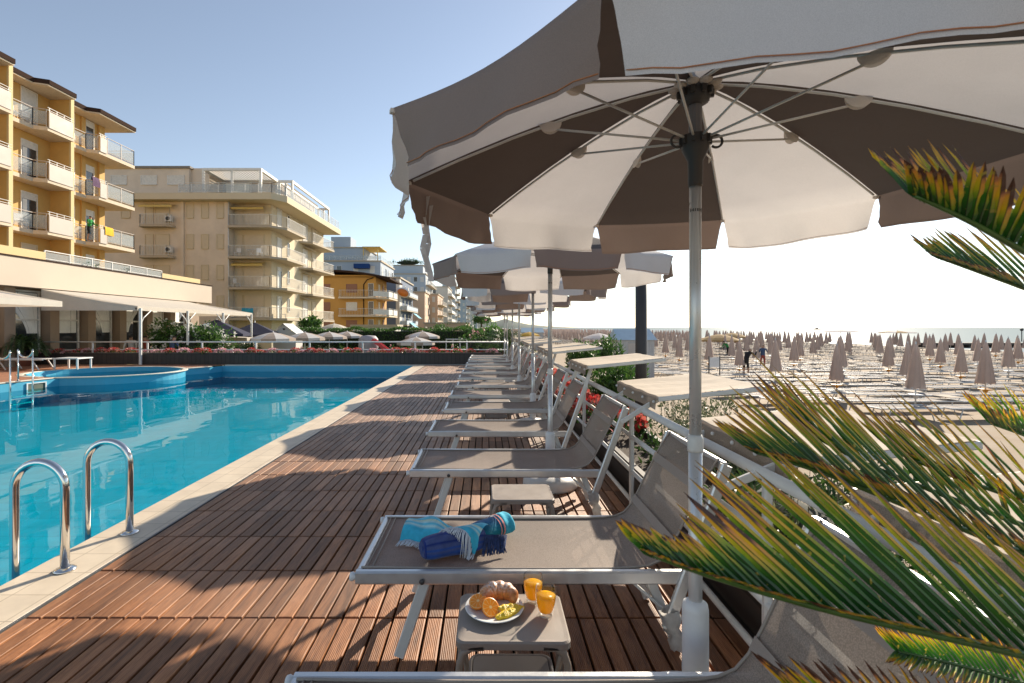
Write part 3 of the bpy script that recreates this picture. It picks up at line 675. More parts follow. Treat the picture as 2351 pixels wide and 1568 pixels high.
# ------------------------------------------------------------------ towel
def stripes(name, cols, axis='V', scale=1.0):
    m,nt,b,out=newmat(name); L=nt.links
    uv=N(nt,'ShaderNodeUVMap'); sx=N(nt,'ShaderNodeSeparateXYZ'); L.new(uv.outputs[0],sx.inputs[0])
    cr=N(nt,'ShaderNodeValToRGB'); cr.color_ramp.interpolation='LINEAR'; e=cr.color_ramp.elements
    while len(e)<len(cols): e.new(.5)
    for i,(p,c) in enumerate(cols): e[i].position=p; e[i].color=C4(c)
    L.new(sx.outputs['Y' if axis=='V' else 'X'],cr.inputs[0])
    tc=N(nt,'ShaderNodeTexCoord'); no=N(nt,'ShaderNodeTexNoise'); inp(no,Scale=25.0,Detail=5.0); L.new(tc.outputs['Object'],no.inputs['Vector'])
    mr=N(nt,'ShaderNodeMapRange'); inp(mr,From_Min=.3,From_Max=.7,To_Min=.8,To_Max=1.15); L.new(no.outputs['Fac'],mr.inputs['Value'])
    vm=N(nt,'ShaderNodeVectorMath',operation='SCALE'); L.new(cr.outputs[0],vm.inputs[0]); L.new(mr.outputs[0],vm.inputs['Scale']); L.new(vm.outputs[0],b.inputs['Base Color'])
    b.inputs['Roughness'].default_value=.9; b.inputs['Specular IOR Level'].default_value=.15; b.inputs['Sheen Weight'].default_value=.2
    n2=N(nt,'ShaderNodeTexNoise'); inp(n2,Scale=18.0,Detail=3.0); L.new(tc.outputs['Object'],n2.inputs['Vector'])
    bp=N(nt,'ShaderNodeBump'); inp(bp,Strength=.9,Distance=.008); L.new(n2.outputs['Fac'],bp.inputs['Height']); L.new(bp.outputs['Normal'],b.inputs['Normal'])
    return m
navy=(.010,.028,.17); blue=(.02,.07,.30); gb=(.06,.085,.22); tq=(.05,.44,.62); pale=(.42,.62,.62); teal=(.01,.22,.28); pk=(.75,.30,.26)
rollm=stripes('navy_striped_cloth',[(0,navy),(.30,navy),(.33,gb),(.38,gb),(.40,navy),(.43,gb),(.46,gb),(.48,blue),(.51,gb),(.55,blue),(1,navy)],'V')
drapem=stripes('turquoise_striped_cloth',[(0,tq),(.22,tq),(.28,pale),(.34,tq),(.40,pale),(.46,(.5,.6,.45)),(.50,tq),(.58,(.10,.5,.66)),(1,(.16,.55,.70))],'V')
darkm=stripes('teal_navy_cloth',[(0,navy),(.3,(.02,.12,.26)),(.5,teal),(.7,(.02,.16,.33)),(1,navy)],'V')
tw=empty('beach_towel',(0,0,0),label='rolled navy and turquoise fringed towel lying on the second lounger',cat='towel')
TB=.405
def roll(p0,p1,rx,rz,seed,m,name,n=22,endp=.8,uvm=True):
    rr=random.Random(seed); p0=Vector(p0); p1=Vector(p1); d=(p1-p0).normalized(); s=Vector((-d.y,d.x,0)); k=22
    mb=MB(); mb.smooth=True; rows=[]; ph=[rr.uniform(0,6) for _ in range(4)]
    for i in range(n+1):
        u=i/n; c=p0.lerp(p1,u); e=1-.18*(abs(2*u-1)**6); row=[]
        for j in range(k):
            a=2*math.pi*j/k
            wv=1+.05*math.sin(3*a+ph[0]+u*2)+.045*math.sin(u*9+ph[1]+a)+.03*math.sin(5*a+u*7+ph[2])
            z=rz*e*wv*math.sin(a)
            if z<0: z*=.85
            row.append(c+s*(rx*e*wv*math.cos(a)*(1.08 if math.sin(a)<0 else 1))+Vector((0,0,rz*.86+z)))
        rows.append(mb.add(row))
    for i in range(n):
        for j in range(k):
            j2=(j+1)%k; mb.face((rows[i]+j,rows[i]+j2,rows[i+1]+j2,rows[i+1]+j),[(i/n,j/k),(i/n,(j+1)/k),((i+1)/n,(j+1)/k),((i+1)/n,j/k)])
    for q,rw in ((0,rows[0]),(1,rows[-1])):   # folded end: spiral inward
        cen=(p0 if q==0 else p1)+Vector((0,0,rz*.86)); dd=-d if q==0 else d
        prev=rw
        for st_ in range(1,5):
            f=1-st_*.23; ins=(.010,-.012,.004,-.022)[st_-1]
            cur=mb.add([cen+(Vector(mb.v[rw+j])-cen)*f+dd*ins for j in range(k)])
            for j in range(k):
                j2=(j+1)%k; fc=(prev+j,prev+j2,cur+j2,cur+j); mb.face(fc if q==1 else fc[::-1],[(0,.05+.2*st_)]*4)
            prev=cur
        mb.face([prev+j for j in range(k)],[(0,.9)]*k)
    return mb.build(name,m,tw,uv=True)
roll((-.285,2.30,TB),(-.02,2.42,TB),.062,.058,3,rollm,'navy_roll')
roll((-.10,2.42,TB),(.09,2.60,TB),.058,.052,9,darkm,'rolled_end')
roll((.055,2.565,TB),(.115,2.62,TB),.061,.055,12,stripes('turquoise_end',[(0,tq),(1,(.03,.36,.5))]),'turquoise_end')
# woven pink band
mb=MB(); mb.smooth=True
d=(Vector((.115,2.62,0))-Vector((.055,2.565,0))).normalized(); s_=Vector((-d.y,d.x,0))
for off_,wd in ((-.006,.010),(-.026,.006)):
    c=Vector((.055,2.565,TB))+d*off_; rows=[]
    for q in (0,wd):
        rows.append(mb.add([c+d*q+s_*(.066*math.cos(2*math.pi*j/22))+Vector((0,0,.047+.059*math.sin(2*math.pi*j/22)*(1 if math.sin(2*math.pi*j/22)>0 else .8))) for j in range(22)]))
    for j in range(22): mb.face((rows[0]+j,rows[0]+(j+1)%22,rows[1]+(j+1)%22,rows[1]+j))
mb.build('woven_band',mat('pink_woven_band',pk,.8,0,.4,90),tw)
# draped turquoise part with fringe
def dz_(x,y):
    # height of what lies beneath
    h=TB+.004
    a=Vector((-.285,2.30,0)); b=Vector((-.02,2.42,0)); p=Vector((x,y,0)); u=max(0,min(1,(p-a).dot(b-a)/(b-a).length_squared)); dist=(p-(a+(b-a)*u)).length
    if dist<.066: h=max(h,TB+.050+.062*math.sqrt(max(0,1-(dist/.066)**2)))
    return h
mb=MB(); mb.smooth=True; nu,nv=34,12; rows=[]; fr=[]
for i in range(nu+1):
    u=i/nu
    top=Vector((-.375+.40*u, 2.70-.24*u**1.3+.02*math.sin(u*6),0)); bot=Vector((-.425+.375*u,2.475-.165*u**1.4+.012*math.sin(u*9),0))
    row=[]
    for j in range(nv+1):
        v=j/nv; p=bot.lerp(top,v); e=math.sin(math.pi*min(1,max(0,v*1.0)))**.6
        pile=.08*e*(.65+.35*math.sin(u*3.1+.6))+.01*math.sin(u*14+v*5)
        z=max(dz_(p.x,p.y)+.006, TB+.006+pile)
        row.append(Vector((p.x,p.y,z)))
    rows.append(mb.add(row)); fr.append((row[0],(row[0]-row[1]).normalized()))
for i in range(nu):
    for j in range(nv): mb.face((rows[i]+j,rows[i+1]+j,rows[i+1]+j+1,rows[i]+j+1),[(i/nu,j/nv),((i+1)/nu,j/nv),((i+1)/nu,(j+1)/nv),(i/nu,(j+1)/nv)])
mb.build('draped_cloth',drapem,tw,uv=True)
mb=MB(); rr=random.Random(5)
for i in range(nu*3):
    f=i/3; k=int(f); p=fr[k][0].lerp(fr[min(nu,k+1)][0],f-k); dr=Vector((-.25+rr.uniform(-.35,.2),-1,0)).normalized(); ln=rr.uniform(.035,.055)
    q1=p+dr*ln*.5; q2=p+dr*ln; 
    q1.z=max(TB+.006,min(p.z,dz_(q1.x,q1.y)+.004)); q2.z=max(TB+.005,min(p.z,dz_(q2.x,q2.y)+.003))
    mb.tube([p+Vector((0,0,.001)),q1,q2],.0024,4,scl=[1,1.2,.6])
mb.build('fringe',mat('white_fringe',(.62,.66,.70),.9),tw)
mb=MB(); 
for i in range(26):   # dark fringe hanging on the right
    u=i/25; p=Vector((.0+.10*u,2.37+.045*u,TB+.085-.02*u)); q=p+Vector((-.005+rr.uniform(-.01,.01),-.035,-.045)); q2=q+Vector((rr.uniform(-.01,.01),-.02,0)); q.z=max(q.z,TB+.012); q2.z=TB+.006
    mb.tube([p,q,q2],.0036,4,scl=[1.2,1,.7])
mb.build('dark_fringe',mat('navy_fringe',(.02,.04,.12),.9,0,.5,80),tw)
# ------------------------------------------------------------------ white rail along the deck
RX=1.18
rl=empty('railing',(RX,0,0),label='white tubular railing along the sea side of the deck',cat='railing')
for z,r in ((.85,.026),(.59,.018),(.31,.018),(.07,.018)):
    mb=MB(); mb.tube([(0,-.6,z),(0,19.9,z)],r,14); mb.build('rail',M['alu_white'],rl)
y=.15
while y<19.9:
    mb=MB(); mb.bar((0,y,0),(0,y,.84),.035,.035); mb.build('post',M['alu_white'],rl); y+=1.95
# back planter with railing
pl=empty('planter',(-8,20,0),label='long dark clad planter wall behind the far end of the pool',cat='planter')
mb=MB(); mb.box(-12,8.6,0,.10,0.001,.45); mb.build('front_wall',M['dark_wall'],pl)
mb=MB(); mb.box(-12,8.6,.10,.62,.0,.38); mb.box(-12,8.6,.62,.70,0,.45); mb.build('soil',mat('dark_soil',(.05,.035,.025),.95,0,.3,20,.8,40),pl)
mb=MB(); mb.box(-12,8.6,-.012,.11,.45,.465); mb.build('cap',mat('cap_stone',(.20,.17,.15),.6),pl)
rb=empty('railing',(-8,20.3,0),label='white two bar railing standing in the flower planter behind the pool',cat='railing')
for z,r in ((.885,.030),(.57,.024)):
    mb=MB(); mb.tube([(-11.6,0,z),(8.9,0,z)],r,8); mb.build('rail',M['alu_white'],rb)
for px in (213,339,464,587,711,832.6,953,1072): 
    x=(px-1115)*20.3/1150+8; mb=MB(); mb.bar((x,0,.36),(x,0,.88),.06,.06); mb.build('post',M['alu_white'],rb)
for px in (-40,88): 
    x=(px-1115)*20.3/1150+8; mb=MB(); mb.bar((x,0,.36),(x,0,.88),.06,.06); mb.build('post',M['alu_white'],rb)
# side planter beyond the rail
ps=empty('planter',(1.5,12,0),label='dark brown timber planter beyond the deck railing',cat='planter')
mb=MB(); mb.box(-.22,-.17,-12.9,7.9,-1.2,.26); mb.box(.35,.40,-12.9,7.9,-1.2,.26); mb.build('front_wall',M['dark_wall_side'],ps)
mb=MB(); mb.box(-.169,.349,-12.9,7.9,-1.2,.20); mb.build('soil',bpy.data.materials['dark_soil'],ps)
# lamp pole
lp=empty('lamp_post',(2.98,9.6,-1.3),label='tall dark grey round pole behind the loungers',cat='lamp post')
mb=MB(); mb.tube([(0,0,0),(0,0,4.05)],.108,20); mb.build('pole',mat('dark_grey_paint',(.045,.041,.039),.5,0,.1,4),lp)
mb=MB(); mb.lathe([(.2,0),(.2,.03),(.12,.04)],(0,0,0),20); mb.build('foot_plate',M['plastic_grey'],lp)
# ------------------------------------------------------------------ ground, sand, sea
def sheet(name, pts, z, m):
    mb=MB(); mb.poly([(x,y,z) for x,y in pts]); return tag(mb.build(name,m),kind='structure')
GZ=-1.25   # garden level behind the pool
BZ=-1.3
sheet('ground',[(-6000,20.9),(1.52,20.9),(1.52,8000),(-6000,8000)],GZ,M['lawn'])
sheet('ground',[(-6000,-60),(-22,-60),(-22,20.9),(-6000,20.9)],GZ,M['lawn'])
sheet('ground',[(-22,-60),(1.52,-60),(1.52,-4),(-22,-4)],-.03,M['white_stone'])
mb=MB(); n=10   # gently uneven sand
xs=[1.0,1.9,3,5,7.5,11,15,20,26,33,41,50,58,62,66,70,75]; ys=[-60,-30,-10,0]+[3*i for i in range(1,34)]+[110,130,160,200,260,340,450,700,1200,3000,8000]
rr=random.Random(4); idx={}
def sz(x,y): 
    b=BZ+ (.05*math.sin(x*.7+y*.3)+.04*math.sin(x*.23-y*.51))*(1 if x<56 else .3)
    if x>58: b-= (x-58)*.032
    return b
for i,x in enumerate(xs):
    for j,y in enumerate(ys): idx[(i,j)]=len(mb.v); mb.v.append((x+ (max(0,y-120)*.0),y,sz(x,y)))
mb.smooth=True
for i in range(len(xs)-1):
    for j in range(len(ys)-1): mb.face((idx[(i,j)],idx[(i+1,j)],idx[(i+1,j+1)],idx[(i,j+1)]))
tag(mb.build('beach',M['sand']),kind='structure')
sheet('sea',[(61,-3000),(30000,-3000),(30000,40000),(-3000,40000),(-3000,8001),(61,8001)],BZ-.22,M['sea'])
mb=MB()   # broken surf line
for k,(x0,w,) in enumerate(((66.5,1.0),(72,.6),(80,.8))):
    y=20
    while y<420:
        L_=rr.uniform(8,30); n0=mb.add([(x0+1.2*math.sin(y*.08+k)+rr.uniform(-.2,.2)+ (w if s else 0)*rr.uniform(.5,1),y+q*L_/4,BZ-.20) for q in range(5) for s in (0,1)])
        for q in range(4): mb.face((n0+q*2,n0+q*2+1,n0+q*2+3,n0+q*2+2))
        y+=L_+rr.uniform(2,16)*(k*.8+.3)
tag(mb.build('surf',M['foam']),kind='structure')
mb=MB(); mb.smooth=True   # far hills
prof=[(-700,0),(-500,60),(-300,95),(-150,120),(-40,98),(60,75),(150,118),(230,80),(330,45),(480,20),(640,8),(800,0)]
r0=[mb.add([(x,3600,-5),(x*1.0,3750,h*.55-3),(x,3900,h*.6),(x,4300,-5)]) for x,h in prof]
for a,b in zip(r0,r0[1:]):
    for k in range(3): mb.face((a+k,b+k,b+k+1,a+k+1))
tag(mb.build('hills',mat('distant_hill_scrub',(.12,.15,.13),.9,0,.2,.01)),kind='structure')
# ------------------------------------------------------------------ beach umbrellas
folded=fabric('folded_canopy_cloth',(.66,.575,.54),.42,200,.3)
M['tray']=mat('amber_tray',(.62,.28,.04),.4); M['bedfab']=fabric('beach_bed_cloth',(.33,.29,.26),.1,200)
def closed_umbrella(hi, tray):
    t=empty('beach_umbrella',cat='beach umbrella',group='closed umbrellas in rows on the sand')
    t['label']='closed taupe umbrella in the rows across the sand, one of many alike'
    mb=MB(); mb.smooth=True; n=18 if hi else 10; rows=[]; rr=random.Random(9)
    for z,r,f in ((.74,.225,.42),(.95,.205,.40),(1.3,.165,.36),(1.65,.125,.3),(1.95,.088,.2),(2.09,.062,.05),(2.16,.035,0),(2.19,.012,0)):
        rows.append(mb.add([(.86*r*(1+f*(1 if k%2 else -1))*math.cos(2*math.pi*k/n+z*.2),.86*r*(1+f*(1 if k%2 else -1))*math.sin(2*math.pi*k/n+z*.2),z+(.03*(k%3) if z<.8 else 0)) for k in range(n)]))
    for a,b in zip(rows,rows[1:]):
        for k in range(n): mb.face((a+k,a+(k+1)%n,b+(k+1)%n,b+k))
    mb.build('folded_canopy',folded,t)
    mb=MB(); mb.tube([(0,0,-.1),(0,0,2.25)],.022,6); mb.build('pole',M['alu_white'],t)
    mb=MB(); mb.lathe([(.03,.44),(.055,.46),(.075,.52),(.20,.55),(.20,.575),(.02,.575)],(0,0,0),10); mb.build('tray',M['tray'] if tray else M['plastic_white'],t)
    return t
def beach_bed(hi):
    t=empty('beach_bed',cat='beach bed',group='beach beds in rows on the sand')
    t['label']='flat pale beach bed in the rows beneath closed umbrellas, one of many alike'
    mb=MB(); mb.box(-.93,.93,-.30,.30,.30,.318); 
    for x in (-.45,0,.45): mb.box(x-.006,x+.006,-.30,.30,.3185,.3215)
    mb.build('cloth',M['bedfab'],t)
    mb=MB()
    for y in (-.32,.32): mb.bar((-.96,y,.31),(.96,y,.31),.035,.04)
    for x in (-.96,.96): mb.bar((x,-.32,.31),(x,.32,.31),.035,.04)
    mb.build('frame',M['alu_white'],t)
    for x in (-.6,.6):
        for y in (-.30,.30):
            mb=MB(); mb.bar((x,y,.30),(x*1.18,y,-.03),.03,.03); mb.build('leg',M['alu_white'],t)
    if hi:   # small sun visor folded over the head end
        mb=MB(); mb.box(.55,1.05,-.33,.33,.42,.436); mb.build('visor',M['visor_top'],t)
        mb=MB()
        for y in (-.32,.32): mb.bar((.80,y,.31),(.86,y,.43),.02,.02)
        mb.build('visor_arm',M['alu_white'],t)
    return t
def strip_parts(o,keep):   # low version: no parts that are too small to see
    for ch in list(o.children):
        if ch.name.split('.')[0] not in keep: bpy.data.objects.remove(ch)
cells=[]
rr=random.Random(21)
for i in range(10):
    for j in range(40):
        x=13.6+4.2*i+rr.uniform(-.22,.22)+(.0 if j%2 else .1); y=15.7+3.8*j+rr.uniform(-.25,.25)+ (i%2)*1.9
        if x> y*1.10+1.5 or x>54: continue
        cells.append((x,y))
cells.sort(key=lambda c:c[1])
print('beach cells',len(cells))
U1=closed_umbrella(True,True); U2=closed_umbrella(True,False); B1=beach_bed(True); B2=beach_bed(False)
U3=copy_tree(U2); strip_parts(U3,('folded_canopy','pole')); B3=copy_tree(B2); strip_parts(B3,('cloth','leg'))
U4=copy_tree(U3); strip_parts(U4,('folded_canopy',)); 
def place(src,first,x,y,rz,z=0,tilt=0,s=1):
    o=src if first else copy_tree(src); o.location=(x,y,sz(x,y)+z); o.rotation_euler=(R(tilt),R(tilt*.6),rz); 
    if s!=1: o.scale=(s,s,s)
    return o
used=set(); nb=0
bedcells=[]
for k,(x,y) in enumerate(cells):
    if k<300:
        src=(U1 if rr.random()<.5 else U2) if y<40 else (U3 if y<75 else U4)
        place(src,src not in used,x,y,rr.uniform(0,6),0,rr.uniform(-1.5,1.5),rr.uniform(.96,1.04)); used.add(src)
    for s in (-1,1):
        for sx in (-1,1): bedcells.append((x+sx*1.02+rr.uniform(-.08,.08),y+s*.78+rr.uniform(-.12,.12)))
for x0 in (10.4,):     # extra beds on the near edge of the rows
    for j in range(14):
        y=17.4+3.0*j; bedcells.append((x0+rr.uniform(-.3,.3),y)); bedcells.append((x0+rr.uniform(-.3,.3),y+1.0))
bedcells=[b for b in bedcells if b[0]<b[1]*1.1+1.2]
bedcells.sort(key=lambda c:c[1])
for k,(x,y) in enumerate(bedcells[:300]):
    src=(B1 if rr.random()<.35 else B2) if y<34 else B3
    place(src,src not in used,x,y,R(rr.uniform(-6,6)+(180 if rr.random()<.3 else 0))); used.add(src)
for s in (U1,U2,U3,U4,B1,B2,B3):
    if s not in used:
        for ch in list(s.children): bpy.data.objects.remove(ch)
        bpy.data.objects.remove(s)
mb=MB(); mb.smooth=True
far=[c for c in cells[300:]]
for i in range(-1,10):
    for j in range(40):
        x=13.6+4.2*i+rr.uniform(-.3,.3); y=15.7+3.8*40+4.3*j
        if x<54 and x>8: far.append((x,y))
for (x,y) in far:
    rows=[mb.add([(x+r*(1+.25*(k%2))*math.cos(math.pi*k/3),y+r*(1+.25*(k%2))*math.sin(math.pi*k/3),sz(x,min(y,900))+z) for k in range(6)]) for z,r in ((.75,.22),(1.5,.15),(2.15,.03))]
    for a,b in zip(rows,rows[1:]):
        for k in range(6): mb.face((a+k,a+(k+1)%6,b+(k+1)%6,b+k))
tag(mb.build('beach_umbrella_field',folded),'hazy mass of closed umbrellas far along the beach','beach umbrellas',None,'stuff')
mb=MB()
for (x,y) in bedcells[300:]+[(a,b+s) for a,b in far for s in (-1,1)]:
    z=sz(x,min(y,900)); mb.box(x-.95,x+.95,y-.32,y+.32,z+.29,z+.33); 
    for sx in (-.7,.7): mb.box(x+sx-.03,x+sx+.03,y-.3,y-.26,z,z+.29)
tag(mb.build('beach_bed_field',M['bedfab']),'mass of beach beds far along the sand','beach beds',None,'stuff')
# open umbrellas on the beach
def open_umb(name, x,y,z0,h,r,c1,c2,label,group=None,n=10,flat=.22,val=.12):
    t=empty(name,(x,y,z0),label=label,cat='umbrella',group=group)
    for q in (0,1):
        mb=MB()
        for k in range(n):
            if k%2!=q: continue
            a0,a1=2*math.pi*k/n+.2,2*math.pi*(k+1)/n+.2
            P=lambda a,f,dz=0:(r*f*math.cos(a),r*f*math.sin(a),h-(flat*r)*(f**1.5)+dz)
            fs=(.03,.35,.7,1)
            for f0,f1 in zip(fs,fs[1:]): mb.quad(P(a0,f0),P(a1,f0),P(a1,f1),P(a0,f1))
            mb.quad(P(a0,1),P(a1,1),P(a1,1.01,-val),P(a0,1.01,-val))
        mb.build('canopy_panel',c1 if q==0 else c2,t)
    mb=MB(); mb.tube([(0,0,0),(0,0,h+.06)],.025,8); mb.build('pole',M['alu_white'],t)
    return t
yel=fabric('yellow_canvas',(.62,.40,.08),.3); straw=fabric('straw_canvas',(.42,.28,.12),.3)
for px,py,Y,r,c,lab in ((1215+0,762,60,1.3,yel,'open yellow umbrella at the near left edge of the beach'),(1375,765,46,1.5,M['white_fab'],'open white umbrella left of the blue roofed hut'),(2078,0,0,0,None,''),(1652,767,48,1.9,straw,'large straw coloured umbrella among the closed ones'),(1682,764,60,1.6,straw,'smaller straw umbrella right of the large one'),(2475/1.0,0,0,0,None,'')):
    if c is None: continue
    x=(px-1115)*Y/1150; top=H-(py-752)*Y/1150; open_umb('beach_umbrella',x,Y,sz(x,Y),top-sz(x,Y),r,c,c,lab,flat=.3)
x=(1930-1115)*52/1150; open_umb('beach_umbrella',x,52,sz(x,52),2.55,1.7,M['white_fab'],M['white_fab'],'open flat white umbrella in the middle of the beach rows',flat=.12,val=.06)
x=(2060-1115)*58/1150; open_umb('beach_umbrella',x,58,sz(x,62),2.4,1.8,straw,M['white_fab'],'open flat straw umbrella farther right on the beach',flat=.12,val=.06)
# changing huts
def hut(x,y,w,d,h,label):
    t=empty('changing_hut',(x,y,BZ),label=label,cat='beach hut',group='blue roofed changing huts')
    mb=MB(); n=14
    for k in range(n):
        x0=-w/2+w*k/n; mb.box(x0+.004,x0+w/n-.004,-d/2,-d/2+.03,0,h)
        y0=-d/2+.03+(d-.06)*k/n
        mb.box(-w/2,-w/2+.03,y0+.004,y0+(d-.06)/n-.004,0,h); mb.box(w/2-.03,w/2,y0+.004,y0+(d-.06)/n-.004,0,h)
    mb.box(-w/2+.03,w/2-.03,-d/2+.031,d/2,0,h-.02)
    mb.build('wall',mat('white_boards',(.50,.50,.50),.6,0,.08,3,stain=.15) if 'white_boards' not in bpy.data.materials else bpy.data.materials['white_boards'],t)
    mb=MB(); ov=.12; rh=.55
    n0=mb.add([(-w/2-ov,-d/2-ov,h-.03),(w/2+ov,-d/2-ov,h-.03),(w/2+ov,d/2+ov,h-.03),(-w/2-ov,d/2+ov,h-.03),(-w/2-ov+.1,0,h+rh),(w/2+ov-.1,0,h+rh)])
    for f in ((0,1,5,4),(2,3,4,5),(1,2,5),(3,0,4),(3,2,1,0)): mb.face([n0+i for i in f])
    mb.build('roof',mat('pale_blue_roof',(.40,.52,.60),.5,0,.08,3) if 'pale_blue_roof' not in bpy.data.materials else bpy.data.materials['pale_blue_roof'],t)
    mb=MB(); mb.box(-.42,.42,-d/2-.02,-d/2-.004,0,1.95); mb.build('door',M['clip'],t)
    return t
hut(7.85,27,1.9,1.8,2.15,'white boarded hut with pale blue roof behind the dark pole')
hut((1221-1115)*62/1150,62,2.6,2.2,2.2,'small distant hut with pale blue roof, left of the yellow umbrella')
# little sign on two posts
sg=empty('notice_board',((1640-1115)*25/1150,25,BZ),label='small white notice on two dark posts by the sand path',cat='sign')
for s in (-.27,.27):
    mb=MB(); mb.bar((s,0,-.1),(s,0,1.35),.05,.05); mb.build('post',M['plastic_grey'],sg)
mb=MB(); mb.box(-.24,.24,-.02,.0,.8,1.28); mb.build('panel',M['plastic_white'],sg)
# pier, boat and beacon
pr=empty('pier',(66,75,-2.55),label='long dark pier on piles running out into the sea',cat='pier')
mb=MB(); mb.box(-1,60,-1.2,1.2,1.45,1.75); mb.build('walkway',mat('dark_timber',(.06,.05,.045),.8),pr)
mb=MB()
for k in range(30): mb.box(-.6+k*2.0,-.3+k*2.0,-1,1,-.5,1.45)
tag(mb.build('piles',bpy.data.materials['dark_timber'],pr),kind=None)
mb=MB(); mb.tube([(13.2,-1,1.95),(13.2,-1,3.6)],.06,6); mb.ball((13.2,-1,3.7),.22,1,1,1,8,4); mb.build('mast_light',M['plastic_grey'],pr)
bt=empty('boat',((1876-1115)*700/1150,700,-1.55),label='tiny dark motor boat alone on the horizon',cat='boat')
mb=MB(); mb.smooth=True; mb.prism([(-4.5,-1.2),(3,-1.2),(5.5,0),(3,1.2),(-4.5,1.2)],.1,1.3); mb.build('hull',M['plastic_grey'],bt)
mb=MB(); mb.prism([(-2,-.9),(1,-.9),(1.6,0),(1,.9),(-2,.9)],1.3,2.6); mb.build('cabin',M['plastic_grey'],bt)
# ------------------------------------------------------------------ foliage
def leaf(mb, c, d, s, L_, w):
    # a folded leaf: two triangles pairs
    d=d.normalized(); s=(s-d*s.dot(d)); 
    if s.length<1e-4: s=d.orthogonal()
    s.normalize(); n=d.cross(s)
    a=mb.add([c, c+d*L_*.45+s*w*.5+n*w*.15, c+d*L_, c+d*L_*.45-s*w*.5+n*w*.15]); mb.face((a,a+1,a+2,a+3))
def rv(rr): 
    while True:
        v=Vector((rr.uniform(-1,1),rr.uniform(-1,1),rr.uniform(-1,1)))
        if .05<v.length<1: return v.normalized()
def bush(name, loc, rad, n, ls, lm, label, cat='bush', group=None, flowers=None, nf=0, fs=.05, clump=14, core=.62, seed=1, slim=.35, upward=.3):
    rr=random.Random(seed); t=empty(name,loc,label=label,cat=cat,group=group)
    rad=Vector(rad); mb=MB(); cl=[]
    for _ in range(max(8,n//clump)):
        v=rv(rr); 
        if v.z<-.5: v.z=-v.z
        q=rr.uniform(.55,1.0)*(1+.18*math.sin(v.x*5+seed)+.15*math.sin(v.y*6+v.z*4))
        cl.append(Vector((v.x*rad.x*q,v.y*rad.y*q,rad.z+v.z*rad.z*q)))
    for c in cl:
        o=Vector((c.x/rad.x,c.y/rad.y,(c.z-rad.z)/rad.z))
        for _ in range(clump):
            d=(rv(rr)+o*.7+Vector((0,0,upward))).normalized(); p=c+rv(rr)*ls*rr.uniform(.2,1.6)
            leaf(mb,p,d,rv(rr),ls*rr.uniform(.7,1.3),ls*slim)
    mb.build('foliage',lm,t)
    mb=MB(); mb.smooth=True
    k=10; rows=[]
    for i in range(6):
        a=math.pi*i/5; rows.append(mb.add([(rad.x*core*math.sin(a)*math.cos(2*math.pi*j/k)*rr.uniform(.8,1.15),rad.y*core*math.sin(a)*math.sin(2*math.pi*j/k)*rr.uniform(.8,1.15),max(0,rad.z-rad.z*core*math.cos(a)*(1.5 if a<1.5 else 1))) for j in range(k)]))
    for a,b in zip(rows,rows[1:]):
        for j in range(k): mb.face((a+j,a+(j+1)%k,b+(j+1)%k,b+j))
    if core>0: mb.build('dark_core',M['inner'],t)  # solid dark core added to block the view through the leaves
    mb=MB()
    for _ in range(5):
        v=rv(rr); mb.tube([(0,0,0),(v.x*rad.x*.3,v.y*rad.y*.3,rad.z*.7),(v.x*rad.x*.7,v.y*rad.y*.7,rad.z*1.3)],.02,5,scl=[1,.7,.3])
    mb.build('stem',M['bark'],t)
    if flowers:
        mb=MB()
        for _ in range(nf):
            c=rr.choice(cl); o=Vector((c.x/rad.x,c.y/rad.y,(c.z-rad.z)/rad.z)); p=c+o.normalized()*ls*1.1+rv(rr)*ls*.5
            for _ in range(9): leaf(mb,p+rv(rr)*fs*.5,(rv(rr)+o*.4),rv(rr),fs,fs*.8)
        mb.build('blossom',flowers,t)
    return t
M['inner']=mat('dark_core_fill',(.018,.024,.012),.9,0,.3,6)  # dark colour of the solid cores added inside bushes and hedge
# hedge across the garden
hx0,hx1,hy=-14.2,.9,36.0
hd=empty('hedge',((hx0+hx1)/2,hy,GZ),label='long clipped dark green hedge closing the garden behind the pool',cat='hedge')
rr=random.Random(8); hw=(hx1-hx0)/2; mb=MB()
for _ in range(11000):
    x=rr.uniform(-hw,hw); f=rr.random(); hh=2.50+.06*math.sin(x*1.7)+.05*math.sin(x*4.1)
    if f<.42: y=rr.uniform(-.6,.6); z=hh+rr.uniform(-.05,.12); d=Vector((rr.uniform(-1,1),rr.uniform(-1,1),1.2))
    else: y=-.62+rr.uniform(-.1,.08); z=rr.uniform(0,hh); d=Vector((rr.uniform(-1,1),-.7,rr.uniform(-.3,1)))
    leaf(mb,Vector((x,y,z)),d,rv(rr),rr.uniform(.10,.18),.07)
mb.build('foliage',LEAF['mid'],hd)
mb=MB(); mb.box(-hw+.05,hw-.05,-.58,.58,0,2.46); mb.build('dark_core',M['inner'],hd)  # added dark box fills the hedge behind its leaves
